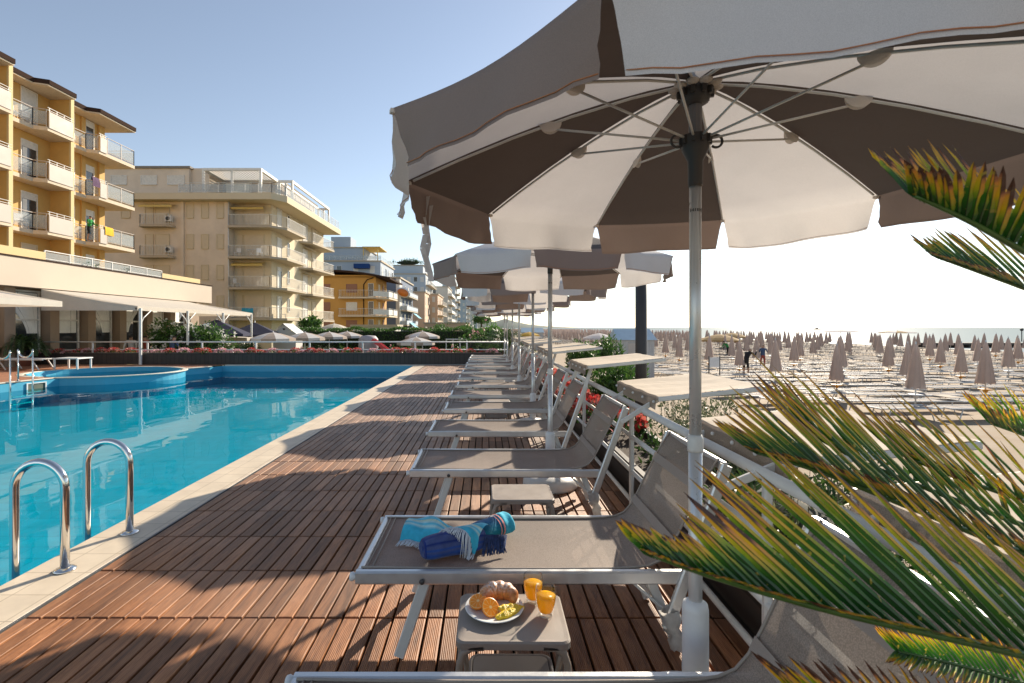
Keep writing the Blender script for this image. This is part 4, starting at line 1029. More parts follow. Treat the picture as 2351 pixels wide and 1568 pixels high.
# sago palms seen far off
def pinnate(mb, pts, L_, w, n, rr, up, droop=.2, ang=50):
    pts=[Vector(p) for p in pts]
    def C(t):
        m=len(pts)-1; f=min(t*m,m-1e-6); i=int(f); u=f-i
        p0=pts[max(0,i-1)];p1=pts[i];p2=pts[i+1];p3=pts[min(m,i+2)]
        return .5*((2*p1)+(-p0+p2)*u+(2*p0-5*p1+4*p2-p3)*u*u+(-p0+3*p1-3*p2+p3)*u**3)
    for i in range(n):
        t=.1+.9*i/(n-1); p=C(t); tg=(C(min(1,t+.02))-C(t-.02)).normalized(); s=tg.cross(Vector(up)).normalized(); nn=s.cross(tg)
        ll=L_*(.45+.55*math.sin(math.pi*min(1,t*.85+.1)))
        for sg in (-1,1):
            a=R(ang*(1-.45*t)); d=tg*math.cos(a)+s*(sg*math.sin(a))+nn*.25+Vector((0,0,-droop))
            leaf(mb,p,d,tg,ll*rr.uniform(.9,1.1),w)
    return C
def sago(name,loc,r,h,nf,label,seed=2,pot=False,trunk=.4,n=16,lm=None,w=.03):
    rr=random.Random(seed); t=empty(name,loc,label=label,cat='palm plant',group=None)
    mb=MB(); mb.lathe([(.14,0),(.17,.1),(.15,.25),(.13,trunk)],(0,0,0),12); mb.build('trunk',M['bark'],t)
    for k in range(nf):
        a=2*math.pi*k*.381966+rr.uniform(-.2,.2); e=k/nf; rr2=r*(1-.45*e)*rr.uniform(.88,1.08); up_=h*(.25+.8*e)
        o=Vector((math.cos(a),math.sin(a),0)); b=Vector((0,0,trunk))
        mb=MB(); pts=[b,b+o*rr2*.35+Vector((0,0,up_*.75)),b+o*rr2*.75+Vector((0,0,up_*.8)),b+o*rr2+Vector((0,0,up_*.35-.15))]
        pinnate(mb,pts,r*.28,w,n,rr,(0,0,1),.15); mb.tube(pts,.012,4,scl=[1,.8,.6,.3])
        mb.build('frond',lm or LEAF['dark'],t)
    return t
sago('sago_palm',(-17.9,19.3,.12),1.05,.75,26,'small round sago palm at the far left behind the white beds',3,w=.05)
pot=MB(); pot.lathe([(.26,0),(.34,.28),(.37,.30),(.36,.34),(.31,.34),(.29,.28)],(0,0,0),18); o=pot.build('plant_pot',mat('terracotta',(.33,.13,.08),.8)); o.location=(-17.9,19.3,-.002); tag(o,'terracotta pot under the far left sago palm','plant pot')
sago('sago_palm',((1160-1115)*21.6/1150,21.7,.1),1.25,1.0,26,'dark sago palm at the far end of the lounger row',6,w=.05)
sago('sago_palm',((1000-1115)*0/1150-11.6,24.5,GZ),1.0,.8,20,'low sago palm behind the rail below the navy umbrellas',9,w=.05,trunk=1.3)
# oleanders and shrubs in the garden
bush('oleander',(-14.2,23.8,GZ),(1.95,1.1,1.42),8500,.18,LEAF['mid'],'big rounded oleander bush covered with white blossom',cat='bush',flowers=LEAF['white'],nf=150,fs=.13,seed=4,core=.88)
bush('oleander',(.0,24.5,GZ),(1.5,1.0,1.35),3000,.12,LEAF['mid'],'leafy oleander with pink blossom at the hedge end',cat='bush',flowers=LEAF['pink'],nf=60,fs=.09,seed=14,core=.7)
for i,(px,Y,r,lab) in enumerate(((720,29,.9,'low shrub with pink flowers left of the playhouse'),(935,29,.9,'low flowering shrub right of the red slide'),(1060,27,.8,'pale shrub in front of the hedge near its right end'),(560,27,.8,'small shrub beneath the beige tarpaulin'),(800,30,.8,'dark low shrub between the garden parasols'))):
    bush('shrub',((px-1115)*Y/1150,Y,GZ),(r*1.3,.7,r*.92),1100,.12,(LEAF['olive'],LEAF['mid'],LEAF['olive'],LEAF['dark'],LEAF['mid'])[i],lab,flowers=(LEAF['pink'],LEAF['pink'],LEAF['white'],None,None)[i],nf=24,fs=.09,seed=30+i,core=.7)
# planting in the back planter
pro=[]
for q in range(5):
    rr=random.Random(50+q); t=empty('begonia_plant',cat='flower plant',group='begonias along the planter'); 
    mb=MB()
    for _ in range(90): v=rv(rr); v.z=abs(v.z); leaf(mb,Vector((v.x*.2,v.y*.16,.02+v.z*.12*rr.random())),v+Vector((0,0,.3)),rv(rr),.07,.05)
    mb.build('leaves',LEAF['mid'] if q%2 else LEAF['dark'],t)
    mb=MB()
    for _ in range(120): v=rv(rr); v.z=abs(v.z); leaf(mb,Vector((v.x*.24,v.y*.2,.07+v.z*.13)),v,rv(rr),.06,.055)
    mb.build('blossom',(LEAF['red'],LEAF['red'],LEAF['pink'],LEAF['red'],LEAF['red'])[q],t)
    t['label']=('low red begonia in the planter, one of many alike','low red begonia in the planter, one of many alike','pink begonia among the red ones in the planter','low red begonia in the planter, one of many alike','low red begonia in the planter, one of many alike')[q]
    pro.append(t)
rr=random.Random(77); first=set(); x=-19.3
while x<.55:
    q=rr.choice((0,0,1,2,3,4,2)); o=pro[q] if q not in first else copy_tree(pro[q]); first.add(q)
    o.location=(x,20.25+rr.uniform(-.08,.12),.38); o.rotation_euler=(0,0,rr.uniform(0,6)); o.scale=(1,1,rr.uniform(.7,1.25)); x+=rr.uniform(.30,.62)
y=5.9
while y<19.4:
    q=rr.choice((0,1,3,4,4)); o=pro[q] if q not in first else copy_tree(pro[q]); first.add(q)
    o.location=(1.53+rr.uniform(-.05,.05),y,.2); o.rotation_euler=(0,0,rr.uniform(0,6)); s=rr.uniform(.9,1.35); o.scale=(s,s,s*1.1); y+=rr.uniform(.5,.95)
for q,t in enumerate(pro):
    if q not in first:
        for ch in list(t.children): bpy.data.objects.remove(ch)
        bpy.data.objects.remove(t)
# shrubs right of the rail
def twiggy(name,loc,h,r,n,lm,label,seed,ls=.035):
    rr=random.Random(seed); t=empty(name,loc,label=label,cat='shrub'); lf=MB(); st=MB()
    for _ in range(n):
        a=rr.uniform(0,6.28); q=rr.uniform(0,1)**.6*r; b=Vector((math.cos(a)*q*.5,math.sin(a)*q*.5,0)); tip=Vector((math.cos(a)*q,math.sin(a)*q,h*rr.uniform(.6,1.05)*(1-.25*(q/r)**2))); mid=b.lerp(tip,.55)+Vector((rr.uniform(-.05,.05),rr.uniform(-.05,.05),.03))
        st.tube([b,mid,tip],.0035,3,scl=[1.3,1,.4])
        m_=int(10+h*12)
        for k in range(m_):
            f=(k+1)/m_; f=.35+.65*f; p=(b.lerp(mid,f*2) if f<.5 else mid.lerp(tip,(f-.5)*2)); d=rv(rr); d.z=abs(d.z)*.8+.3
            leaf(lf,p,d,rv(rr),ls*rr.uniform(.7,1.3),ls*.33)
    lf.build('foliage',lm,t); st.build('stems',M['bark'],t); return t
bush('sea_purslane',(2.35,5.1,-1.25),(.75,.9,.98),7000,.055,LEAF['olive'],'silvery green twiggy shrub under the third lounger visor',cat='shrub',seed=3,core=.6,clump=18)
twiggy('sea_purslane',(2.6,6.3,-1.25),2.1,1.0,150,LEAF['olive'],'pale twiggy shrub just behind the silvery one',13)
twiggy('sea_purslane',(3.1,3.9,-1.25),1.65,.8,110,LEAF['olive'],'short twiggy shrub right of the nearest parasol pole',23)
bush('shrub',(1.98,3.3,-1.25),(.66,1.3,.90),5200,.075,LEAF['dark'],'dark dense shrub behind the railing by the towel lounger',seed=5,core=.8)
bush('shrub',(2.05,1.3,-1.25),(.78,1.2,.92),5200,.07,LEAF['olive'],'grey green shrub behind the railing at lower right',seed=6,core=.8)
bush('shrub',(1.75,4.9,-1.25),(.45,1.0,.82),2600,.08,LEAF['dark'],'dark shrub behind the railing at the third lounger',seed=15,core=.8)
bush('shrub',(3.5,2.4,-1.25),(1.0,1.2,.68),4200,.07,LEAF['olive'],'sprawling grey green shrub at the sand edge on the right',seed=7,core=.7)
twiggy('wild_rocket',(1.62,2.6,-.9),1.75,.35,26,LEAF['olive'],'thin pale stems rising behind the railing at the towel lounger',31,.04)
for i,(px,py,Y,h) in enumerate(((1408,845,10.5,.75),(1335,800,14,.8),(1395,790,15.5,.75),(1440,838,11.5,.7))):
    p=W(px,py,Y); twiggy('broadleaf_plant',(p.x,Y,p.z-.35-.9),h+.75,.5,70,LEAF['mid'],('bright green leafy plant beneath the fourth visor','fresh green plant along the planter beyond the middle loungers','tall leafy plant at the left of the blue roofed hut','bright green clump against the foot of the hut')[i],40+i,.13)
bush('shrub',(2.4,13.0,-1.25),(.8,2.6,.74),2600,.10,LEAF['olive'],'green bank of leaves behind the middle loungers',seed=17,core=.75)
# ------------------------------------------------------------------ big sago palm in the foreground
def frondmat():
    m,nt,b,out=newmat('sago_leaflet'); L=nt.links
    uv=N(nt,'ShaderNodeUVMap'); sx=N(nt,'ShaderNodeSeparateXYZ'); L.new(uv.outputs[0],sx.inputs[0])
    ge=N(nt,'ShaderNodeNewGeometry'); tc=N(nt,'ShaderNodeTexCoord')
    no=N(nt,'ShaderNodeTexNoise'); inp(no,Scale=28.0,Detail=5.0,Roughness=.65); L.new(tc.outputs['Object'],no.inputs['Vector'])
    a=N(nt,'ShaderNodeMath',operation='MULTIPLY_ADD'); a.inputs[1].default_value=.26; L.new(no.outputs['Fac'],a.inputs[0]); L.new(sx.outputs['X'],a.inputs[2])
    a2=N(nt,'ShaderNodeMath',operation='MULTIPLY_ADD'); a2.inputs[1].default_value=.42; L.new(ge.outputs['Random Per Island'],a2.inputs[0]); L.new(a.outputs[0],a2.inputs[2])
    g3=N(nt,'ShaderNodeMath',operation='GREATER_THAN'); g3.inputs[1].default_value=.5; L.new(sx.outputs['Y'],g3.inputs[0])
    a4=N(nt,'ShaderNodeMath',operation='MULTIPLY_ADD'); a4.inputs[1].default_value=.26; L.new(g3.outputs[0],a4.inputs[0]); L.new(a2.outputs[0],a4.inputs[2])  # shifts one half of each blade to yellow, painting in its sunlit fold
    s=N(nt,'ShaderNodeMath',operation='SUBTRACT'); s.inputs[1].default_value=.47; L.new(a4.outputs[0],s.inputs[0])
    cr=N(nt,'ShaderNodeValToRGB'); e=cr.color_ramp.elements
    cols=[(0,(.008,.07,.008)),(.38,(.035,.17,.008)),(.52,(.34,.42,.012)),(.70,(.85,.52,.015)),(.90,(.85,.36,.05)),(.955,(.45,.16,.07)),(1,(.10,.035,.02))]
    while len(e)<len(cols): e.new(.5)
    for i,(p,c) in enumerate(cols): e[i].position=p; e[i].color=C4(c)
    L.new(s.outputs[0],cr.inputs[0])
    md=N(nt,'ShaderNodeMath',operation='SUBTRACT'); md.inputs[1].default_value=.5; L.new(sx.outputs['Y'],md.inputs[0]); ab=N(nt,'ShaderNodeMath',operation='ABSOLUTE'); L.new(md.outputs[0],ab.inputs[0])
    mr9=N(nt,'ShaderNodeMapRange'); inp(mr9,From_Min=.03,From_Max=.10,To_Min=.35,To_Max=1.0); L.new(ab.outputs[0],mr9.inputs['Value'])
    n9=N(nt,'ShaderNodeTexNoise'); inp(n9,Scale=9.0,Detail=3.0); L.new(tc.outputs['Object'],n9.inputs['Vector']); m9=N(nt,'ShaderNodeMapRange'); inp(m9,From_Min=.3,From_Max=.7,To_Min=.7,To_Max=1.15); L.new(n9.outputs['Fac'],m9.inputs['Value'])
    q9=N(nt,'ShaderNodeMath',operation='MULTIPLY'); L.new(mr9.outputs[0],q9.inputs[0]); L.new(m9.outputs[0],q9.inputs[1]); v9=N(nt,'ShaderNodeVectorMath',operation='SCALE'); L.new(cr.outputs[0],v9.inputs[0]); L.new(q9.outputs[0],v9.inputs['Scale'])
    n2=N(nt,'ShaderNodeTexNoise'); inp(n2,Scale=110.0,Detail=2.0); L.new(tc.outputs['Object'],n2.inputs['Vector'])
    m2=N(nt,'ShaderNodeMapRange'); inp(m2,From_Min=.66,From_Max=.72,To_Min=0.0,To_Max=.8); L.new(n2.outputs['Fac'],m2.inputs['Value'])
    mx0=N(nt,'ShaderNodeMix',data_type='RGBA'); mx0.inputs['B'].default_value=(.50,.38,.05,1); L.new(m2.outputs[0],mx0.inputs['Factor']); L.new(v9.outputs[0],mx0.inputs['A'])
    L.new(mx0.outputs['Result'],b.inputs['Base Color']); b.inputs['Roughness'].default_value=.4; b.inputs['Specular IOR Level'].default_value=.5
    t=N(nt,'ShaderNodeBsdfTranslucent'); L.new(mx0.outputs['Result'],t.inputs['Color']); mx=N(nt,'ShaderNodeMixShader'); mx.inputs[0].default_value=.34
    L.new(b.outputs[0],mx.inputs[1]); L.new(t.outputs[0],mx.inputs[2]); L.new(mx.outputs[0],out.inputs['Surface'])
    return m
FM=frondmat()
fp=empty('sago_palm',(1.62,.70,-.3),label='large sago palm close by on the right, fronds with yellow and brown tips',cat='palm plant')
FB=Vector(fp.location)
def big_frond(pts, L_, w, n, s1, s2, ang=25, seed=1, t0=.0, tiplen=.55, curl=.12, dry=0.0, f2=1.0, tcut=.93):
    rr=random.Random(seed); pts=[Vector(p)-FB for p in pts]; m=len(pts)-1
    def C(t):
        f=min(max(t,0)*m,m-1e-6); i=int(f); u=f-i
        p0=pts[max(0,i-1)];p1=pts[i];p2=pts[i+1];p3=pts[min(m,i+2)]
        return .5*((2*p1)+(-p0+p2)*u+(2*p0-5*p1+4*p2-p3)*u*u+(-p0+3*p1-3*p2+p3)*u**3)
    mb=MB(); mb.smooth=False
    for i in range(n):
        t=t0+(1-t0)*i/(n-1); p=C(t); tg=(C(min(.999,t+.01))-C(t-.012)).normalized()
        ll=L_*(tiplen+(1-tiplen)*max(0,min(1,(tcut-t)/.30)))*(.7+.3*min(1,t/.25))
        for sg,s0 in ((0,s1),(1,s2)):
            s=Vector(s0); s=(s-tg*s.dot(tg)).normalized(); a=R(ang*(1.15-.45*t)+rr.uniform(-2.2,2.2)); d=(tg*math.cos(a)+s*math.sin(a)).normalized()
            nn=d.cross(s.cross(d)).normalized() ; wd=tg.cross(s).cross(d).normalized()   # width direction
            nrm=d.cross(wd).normalized(); L2=ll*rr.uniform(.9,1.08)*(f2 if sg else 1); k=7; cv=curl*rr.uniform(.3,1.4)
            prev=None
            shift=dry+rr.uniform(-.05,.05)
            for q in range(k+1):
                u=q/k; c=p+d*(L2*u)-s*(cv*L2*u*u*.5)+nrm*(rr.uniform(-.001,.001))
                hw=w*.5*(min(1,.5+u*3) if u<.17 else 1)*(1-.35*u-.62*u**7)
                row=mb.add([c-wd*hw+nrm*hw*.35,c,c+wd*hw+nrm*hw*.35])
                if prev is not None:
                    u0=(q-1)/k+shift; u1=u+shift
                    mb.face((prev,prev+1,row+1,row),[(u0,0),(u0,.5),(u1,.5),(u1,0)]); mb.face((prev+1,prev+2,row+2,row+1),[(u0,.5),(u0,1),(u1,1),(u1,.5)])
                prev=row
    o=mb.build('frond',FM,fp,uv=True)
    mb=MB(); mb.tube([C(i/20) for i in range(21)],.0065,7,scl=[1.2-.9*i/20 for i in range(21)]); mb.build('rachis',M['rachis'],o)
M['rachis']=mat('frond_rachis',(.05,.12,.02),.4,0,.3,30)
crown=(1.62,.70,.62)
UP=(-.05,.15,1); NEAR=(-.1,-1,.35); FARS=(.0,1,.45)
# lowest long frond sweeping across the picture
big_frond([crown,W(3050,1640,.66),W(2600,1560,.60),W(2250,1480,.56),W(1900,1400,.53),W(1640,1325,.50),W(1500,1275,.48)],.315,.0112,52,(-.05,.25,1),(-.1,-.6,.30),31,11,.16,.18,.03,0,.5,.83)
big_frond([crown,W(2950,1500,.86),W(2500,1330,.80),W(2150,1190,.76),W(1900,1090,.72),W(1740,1040,.70)],.32,.0095,48,(-.05,.35,1),(-.1,-.7,.3),30,12,.18,.25,.05,.05,.5)
big_frond([crown,W(2950,1420,.98),W(2500,1260,.92),W(2200,1150,.88),W(1980,1060,.86),W(1850,990,.85)],.25,.0095,24,(.1,.1,1),(-.5,-.3,.3),32,14,.2,.5,.02,.12,.8)
big_frond([crown,W(2950,1380,1.0),W(2600,1240,.95),W(2350,1150,.90),W(2180,1090,.88),W(2060,1040,.87)],.27,.009,26,(-.05,.35,1),(-.1,-.7,.3),34,22,.18,.35,.05,.03,.5)
# upper fronds
big_frond([crown,W(3000,900,.72),W(2650,700,.66),W(2400,600,.60),W(2230,510,.56),W(2100,450,.54)],.17,.0105,36,(-.05,.2,1),(-.3,-.5,.25),42,15,.3,.45,.14,.10,.9)
big_frond([crown,W(3000,1000,.98),W(2650,780,.95),W(2400,680,.92),W(2250,625,.90),W(2150,590,.88)],.19,.010,30,(-.05,.2,1),(-.1,-1,-.10),36,16,.3,.35,.2,.03,.7)
# right edge and low ones
big_frond([crown,W(2900,1300,1.25),W(2600,1120,1.2),W(2400,1020,1.17),W(2280,975,1.15)],.20,.009,34,(.05,.1,1),(-.2,-.6,.5),38,17,.25,.6,.02,-.05)
big_frond([crown,W(2800,1720,.92),W(2500,1620,.88),W(2250,1540,.85),W(2060,1495,.83)],.11,.006,60,(-.05,.1,1),(-.1,-.8,-.2),45,18,.2,.6,.05,.0)
big_frond([crown,W(2700,1900,.70),W(2400,1760,.66),W(2100,1660,.62),W(1850,1610,.60)],.11,.008,40,(-.05,.1,1),(-.1,-.6,.4),40,19,.2,.8,.02,.26)
mb=MB(); mb.lathe([(.13,-1.0),(.16,-.3),(.15,.3),(.12,.85),(.06,.95)],(0,0,0),14); mb.build('trunk',M['bark'],fp)
# ------------------------------------------------------------------ buildings
M['yellow']=mat('ochre_yellow_render',(.60,.37,.12),.85,0,.09,.7,.15,30,stain=.16)
M['cream_trim']=mat('cream_trim',(.62,.47,.24),.8,0,.05,1)
M['pale_render']=mat('pale_render',(.52,.44,.355),.85,0,.05,.5,stain=.10)
M['beige']=mat('beige_render',(.66,.56,.455),.85,0,.09,.55,.15,25,stain=.20)
M['beige_lt']=mat('light_beige_render',(.60,.51,.36),.85,0,.06,.4,stain=.08)
M['soffit']=mat('cream_soffit',(.60,.50,.38),.85)
M['brown_edge']=mat('dark_brown_fascia',(.045,.027,.021),.95,spec=.08)
M['panel']=mat('grey_balcony_panel',(.46,.40,.35),.6,0,.05,2)
M['shut']=mat('cream_roller_shutter',(.58,.49,.36),.6,0,.04,3)
M['shut_white']=mat('white_roller_shutter',(.62,.60,.56),.6)
M['shut_brown']=mat('brown_roller_shutter',(.26,.12,.075),.6)
M['dglass']=mat('dark_window_glass',(.03,.035,.04),.08,0,.1,2,spec=.8)
M['curtain']=mat('white_curtain',(.80,.80,.76),.9,0,.08,3)
M['rail_white']=mat('white_railing_paint',(.66,.64,.60),.5)
M['slab']=mat('balcony_concrete',(.45,.38,.29),.85,0,.08,2)
M['aw_yellow']=fabric('yellow_awning_cloth',(.66,.50,.18),.2); M['aw_white']=fabric('white_awning_cloth',(.66,.60,.52),.25)
M['aw_blue']=fabric('blue_awning_cloth',(.02,.06,.20),.1)
M['roofgrey']=mat('flat_roof',(.22,.20,.18),.9)
def winf(parent, c, w, h, face, style, name='window', reveal=True):
    """a window on a wall facing the camera ('-y') or the sea ('+x')"""
    x,y,z=c
    f=MB(); t=.06
    def B(mb,u0,u1,z0,z1,d0,d1):
        if face=='-y': mb.box(x+u0,x+u1,y-d1,y-d0,z+z0,z+z1)
        else: mb.box(x+d0,x+d1,y+u0,y+u1,z+z0,z+z1)
    B(f,-w/2-t,-w/2,-h/2-t,h/2+t,.002,.07); B(f,w/2,w/2+t,-h/2-t,h/2+t,.002,.07); B(f,-w/2,w/2,h/2,h/2+t,.002,.07); B(f,-w/2-t*.5,w/2+t*.5,-h/2-t*1.6,-h/2,.002,.11)
    fr=f.build(name,{'shut':M['beige_lt'],'brown':M['shut_brown'],'white':M['rail_white'],'door':M['rail_white'],'dark':M['rail_white']}[style],parent)
    p=MB()
    if style in('shut','brown','white'):
        n=int(h/.12)
        for k in range(n): B(p,-w/2,w/2,-h/2+h*k/n+.006,-h/2+h*(k+1)/n-.006,.002,.035)
        B(p,-w/2,w/2,-h/2,h/2,.002,.022)
        p.build('shutter',{'shut':M['shut'],'brown':M['shut_brown'],'white':M['shut_white']}[style],fr)
    else:
        B(p,-w/2,w/2,-h/2,h/2*(.68 if style=='door' else 1),.002,.02); p.build('pane',M['dglass'],fr)
        if style=='door':
            q=MB(); B(q,-w/2,w/2,h/2*.68,h/2,.002,.04); q.build('shutter',M['shut_white'],fr)
            q=MB(); B(q,-w*.42,-w*.12,-h/2,h/2*.66,.021,.03); q.build('curtain',M['curtain'],fr)
    return fr
def railing(parent, pts, z, h=1.0, style='bars', step=.12, name='railing', m=None):
    m=m or M['rail_white']; mb=MB()
    for a,b in zip(pts,pts[1:]):
        a=Vector((a[0],a[1],0)); b=Vector((b[0],b[1],0)); L_=(b-a).length
        if L_<.01: continue
        mb.bar(a+Vector((0,0,z+h)),b+Vector((0,0,z+h)),.05,.045)
        if style=='bars':
            mb.bar(a+Vector((0,0,z+.1)),b+Vector((0,0,z+.1)),.03,.03); n=max(1,int(L_/step))
            for k in range(n+1): p=a.lerp(b,k/n); mb.box(p.x-.011,p.x+.011,p.y-.011,p.y+.011,z+.1,z+h)
        elif style=='glass':
            n=max(1,int(L_/1.2))
            for k in range(n+1): p=a.lerp(b,k/n); mb.box(p.x-.02,p.x+.02,p.y-.02,p.y+.02,z,z+h)
            mb.bar(a+Vector((0,0,z+.12)),b+Vector((0,0,z+.12)),.03,.03)
        elif style=='solid': 
            mb.bar(a+Vector((0,0,z+h*.46)),b+Vector((0,0,z+h*.46)),.05,h*.80)
    r=mb.build(name,m,parent)
    if style=='glass':
        g=MB()
        for a,b in zip(pts,pts[1:]): g.bar((a[0],a[1],z+h*.52),(b[0],b[1],z+h*.52),.012,h*.74)
        g.build('glass_panel',M['balc_glass'],r)
    return r
M['balc_glass']=None
def bg_():
    m,nt,b,out=newmat('balcony_glass'); L=nt.links
    b.inputs['Base Color'].default_value=(.45,.48,.48,1); b.inputs['Roughness'].default_value=.1
    t=N(nt,'ShaderNodeBsdfTransparent'); mx=N(nt,'ShaderNodeMixShader'); mx.inputs[0].default_value=.62; L.new(b.outputs[0],mx.inputs[1]); L.new(t.outputs[0],mx.inputs[2]); L.new(mx.outputs[0],out.inputs['Surface']); return m
M['balc_glass']=bg_()
def chair(name,x,y,z,rz,label,m=None):
    t=empty(name,(x,y,z),rz,label=label,cat='chair',group='white plastic chairs on balconies'); m=m or M['plastic_white']
    mb=MB(); mb.box(-.24,.24,-.22,.22,.40,.44); mb.build('seat',m,t)
    mb=MB(); mb.box(-.23,.23,.20,.24,.46,.88); mb.build('backrest',m,t)
    for sx in (-.21,.21):
        for sy in (-.19,.19): mb=MB(); mb.bar((sx,sy,.40),(sx*1.15,sy*1.2,0),.035,.035); mb.build('leg',m,t)
    return t
# ---- yellow hotel
yh=empty('hotel_building',(-30,29,GZ),label='ochre yellow hotel with projecting fins and zigzag balconies at the left edge',cat='building')
def Y_(mb,name,m): o=mb.build(name,m,yh); o.location=(30,-29,-GZ); return o
XW=-26.7; FL=[13.05,10.05,7.05,4.05]; TOP=15.42
mb=MB(); mb.box(-40,XW,16,34.9,GZ,TOP-.001); Y_(mb,'wall',M['yellow'])
mb=MB(); mb.box(XW+.001,XW+.14,34.45,34.93,GZ,TOP-.01); mb.box(XW+.001,XW+.08,33.0,33.35,GZ,TOP-.01); Y_(mb,'corner_pilaster',M['yellow'])
for y in (22.8,26.8,30.8):
    mb=MB(); mb.box(XW+.002,-25.52,y-.1,y+.1,GZ,TOP+.30); Y_(mb,'fin_wall',M['yellow'])
    mb=MB(); mb.box(-25.519,-25.40,y-.12,y+.12,GZ,TOP+.33); Y_(mb,'fin_edge',M['cream_trim'])
bays=[(19.0,22.7),(22.92,26.68),(26.92,30.68),(30.92,35.9)]
for bi,(a,b) in enumerate(bays):
    last=bi==3; m1=a+(b-a)*(.45 if not last else .30); m2=a+(b-a)*(.52 if not last else .36); b1=b if not last else 33.4
    outl=[(XW+.003,a),(-25.95,a),(-25.85,m1),(-25.25,m2),(-25.20,b),(XW+.003,b)]
    if last: outl=[(XW+.15,a),(-25.95,a),(-25.85,m1),(-25.25,m2),(-25.15,b),(-27.3,b),(-27.3,34.95),(XW+.15,34.95)]
    for fz in FL:
        if fz<5 and not last and bi<2: pass
        mb=MB(); mb.prism(outl[::-1],fz-.22,fz); Y_(mb,'balcony_slab',M['soffit'])
        r=railing(yh,[(-25.98,a+.02),(-25.88,m1),(-25.32,m2)],fz,1.0,'glass',m=M['panel']); r.location=(30,-29,-GZ)
        mb=MB(); mb.bar((-25.22,m2+.05,fz+.42),(-25.20,b1-.1,fz+.42),.06,.95); Y_(mb,'balcony_panel',M['panel'])
        mb=MB(); 
        for dz in (.98,1.12): mb.bar((-25.26,m2,fz+dz),(-25.22,b1-.05,fz+dz),.04,.03)
        for k in range(4): y=m2+.1+(b1-m2-.3)*k/3; mb.box(-25.26,-25.23,y,y+.03,fz+.9,fz+1.12)
        Y_(mb,'railing',M['rail_white'])
        if last:
            r=railing(yh,[(-25.22,33.4),(-25.18,35.85),(-27.2,35.85)],fz,1.05,'glass',m=M['panel']); r.location=(30,-29,-GZ)
        dy=a+(b-a)*(.62 if not last else .53)
        st_='door' if fz in (10.05,7.05) or last else 'shut'
        o=winf(yh,(XW+.0,dy,fz+1.15),.95,2.2,'+x',st_ if fz<13 or last else 'white'); o.location=(30,-29,-GZ)
        o=winf(yh,(XW+.0,a+(b-a)*.22,fz+1.45),.8,1.5,'+x','white'); o.location=(30,-29,-GZ)
    ro=[(XW-.6,a-.22),(-25.95,a-.22),(-25.85,m1),(-25.2,m2),(-25.1,b+(0.0 if last else .001)),(XW-.6,b+(0 if last else .001))]
    mb=MB(); mb.prism(ro[::-1],TOP,TOP+.08); Y_(mb,'soffit',M['soffit'])
    rr_=[(x+(.06 if x>-26 else 0),y) for x,y in ro]
    mb=MB(); mb.prism(rr_[::-1],TOP+.081,TOP+.34); Y_(mb,'roof_edge',M['brown_edge'])
mb=MB(); mb.box(-40,XW-.61,16,35.2,TOP,TOP+.3); Y_(mb,'roof',M['roofgrey'])
chair('plastic_chair',-26.3,27.9,13.05,R(90),'white plastic chair on the top balcony beside the fin, left one'); chair('plastic_chair',-26.3,28.7,13.05,R(60),'white plastic chair on the top balcony, right one')
chair('plastic_chair',-26.25,28.3,7.05,R(80),'white plastic chair on the third balcony down, beside the dark door'); chair('plastic_chair',-26.2,31.8,10.05,R(100),'white plastic chair on the corner balcony under the top one')
chair('plastic_chair',-26.2,31.7,7.05,R(100),'wooden brown balcony chair next to the person in green',M['shut_brown'])
for (x,y,z,w_,h_,m,lab) in ((-25.16,33.5,8.1,.75,.55,mat('yellow_terry',(.75,.42,.02),.9,0,.1,20),'bright yellow towel hung over the lower corner balcony rail'),(-25.15,31.95+.4,11.1,.6,.62,mat('purple_terry',(.09,.045,.10),.9,0,.5,9),'purple patterned towel hung over the middle corner balcony rail')):
    mb=MB(); mb.smooth=True; rows=[]
    for i in range(9):
        u=i/8; s=(u-.5)*2; zz=.05-abs(s)*h_*(1 if s>0 else .4); xx=(.05+.01*math.sin(u*9)) *(1 if s>0 else -1)*min(1,abs(s)*5)
        rows.append(mb.add([(xx+.008*math.sin(k*1.7+u*3),w_*(k/6-.5),zz) for k in range(7)]))
    for a,b in zip(rows,rows[1:]):
        for k in range(6): mb.face((a+k,a+k+1,b+k+1,b+k))
    o=mb.build('hanging_towel',m); o.location=(x-.04,y,z+.02); tag(o,lab,'towel')
# ---- restaurant
re_=empty('restaurant_building',(-20,22,GZ),label='low restaurant with a long cream fascia above curtained windows',cat='building')
def R_(mb,name,m,p=None): o=mb.build(name,m,p or re_); o.location=(20,-22,-GZ) if p is None else (0,0,0); return o
FX=-17.5; y0,y1=8.0,32.0
mb=MB(); mb.box(FX-.5,FX,y0,y1,3.02,4.10); R_(mb,'fascia',M['pale_render'])
mb=MB(); mb.box(FX-.52,FX+.03,y0,y1+.02,4.101,4.16); R_(mb,'coping',M['brown_edge'])
mb=MB(); mb.box(-28,FX-.51,y0,y1-.1,3.2,3.6); R_(mb,'roof',M['roofgrey'])
mb=MB(); mb.box(FX-1.3,FX-.51,y0,20.5,4.0,4.55); mb.box(FX-1.3,FX-.51,27.9,31.6,4.0,4.5); R_(mb,'parapet',M['cream_trim'])
r=railing(re_,[(FX-.55,20.5),(FX-.55,27.9)],4.17,.45,'glass'); r.location=(20,-22,-GZ)
mb=MB(); mb.box(-28,FX-.75,y0,y1-.1,GZ,3.18); R_(mb,'wall',mat('tan_wall_render',(.30,.22,.155),.8,0,.08,2))  # plain tan, shared by the wall and its pillars
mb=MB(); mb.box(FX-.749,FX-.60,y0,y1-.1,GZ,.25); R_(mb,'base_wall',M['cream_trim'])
y=9.0; k=0
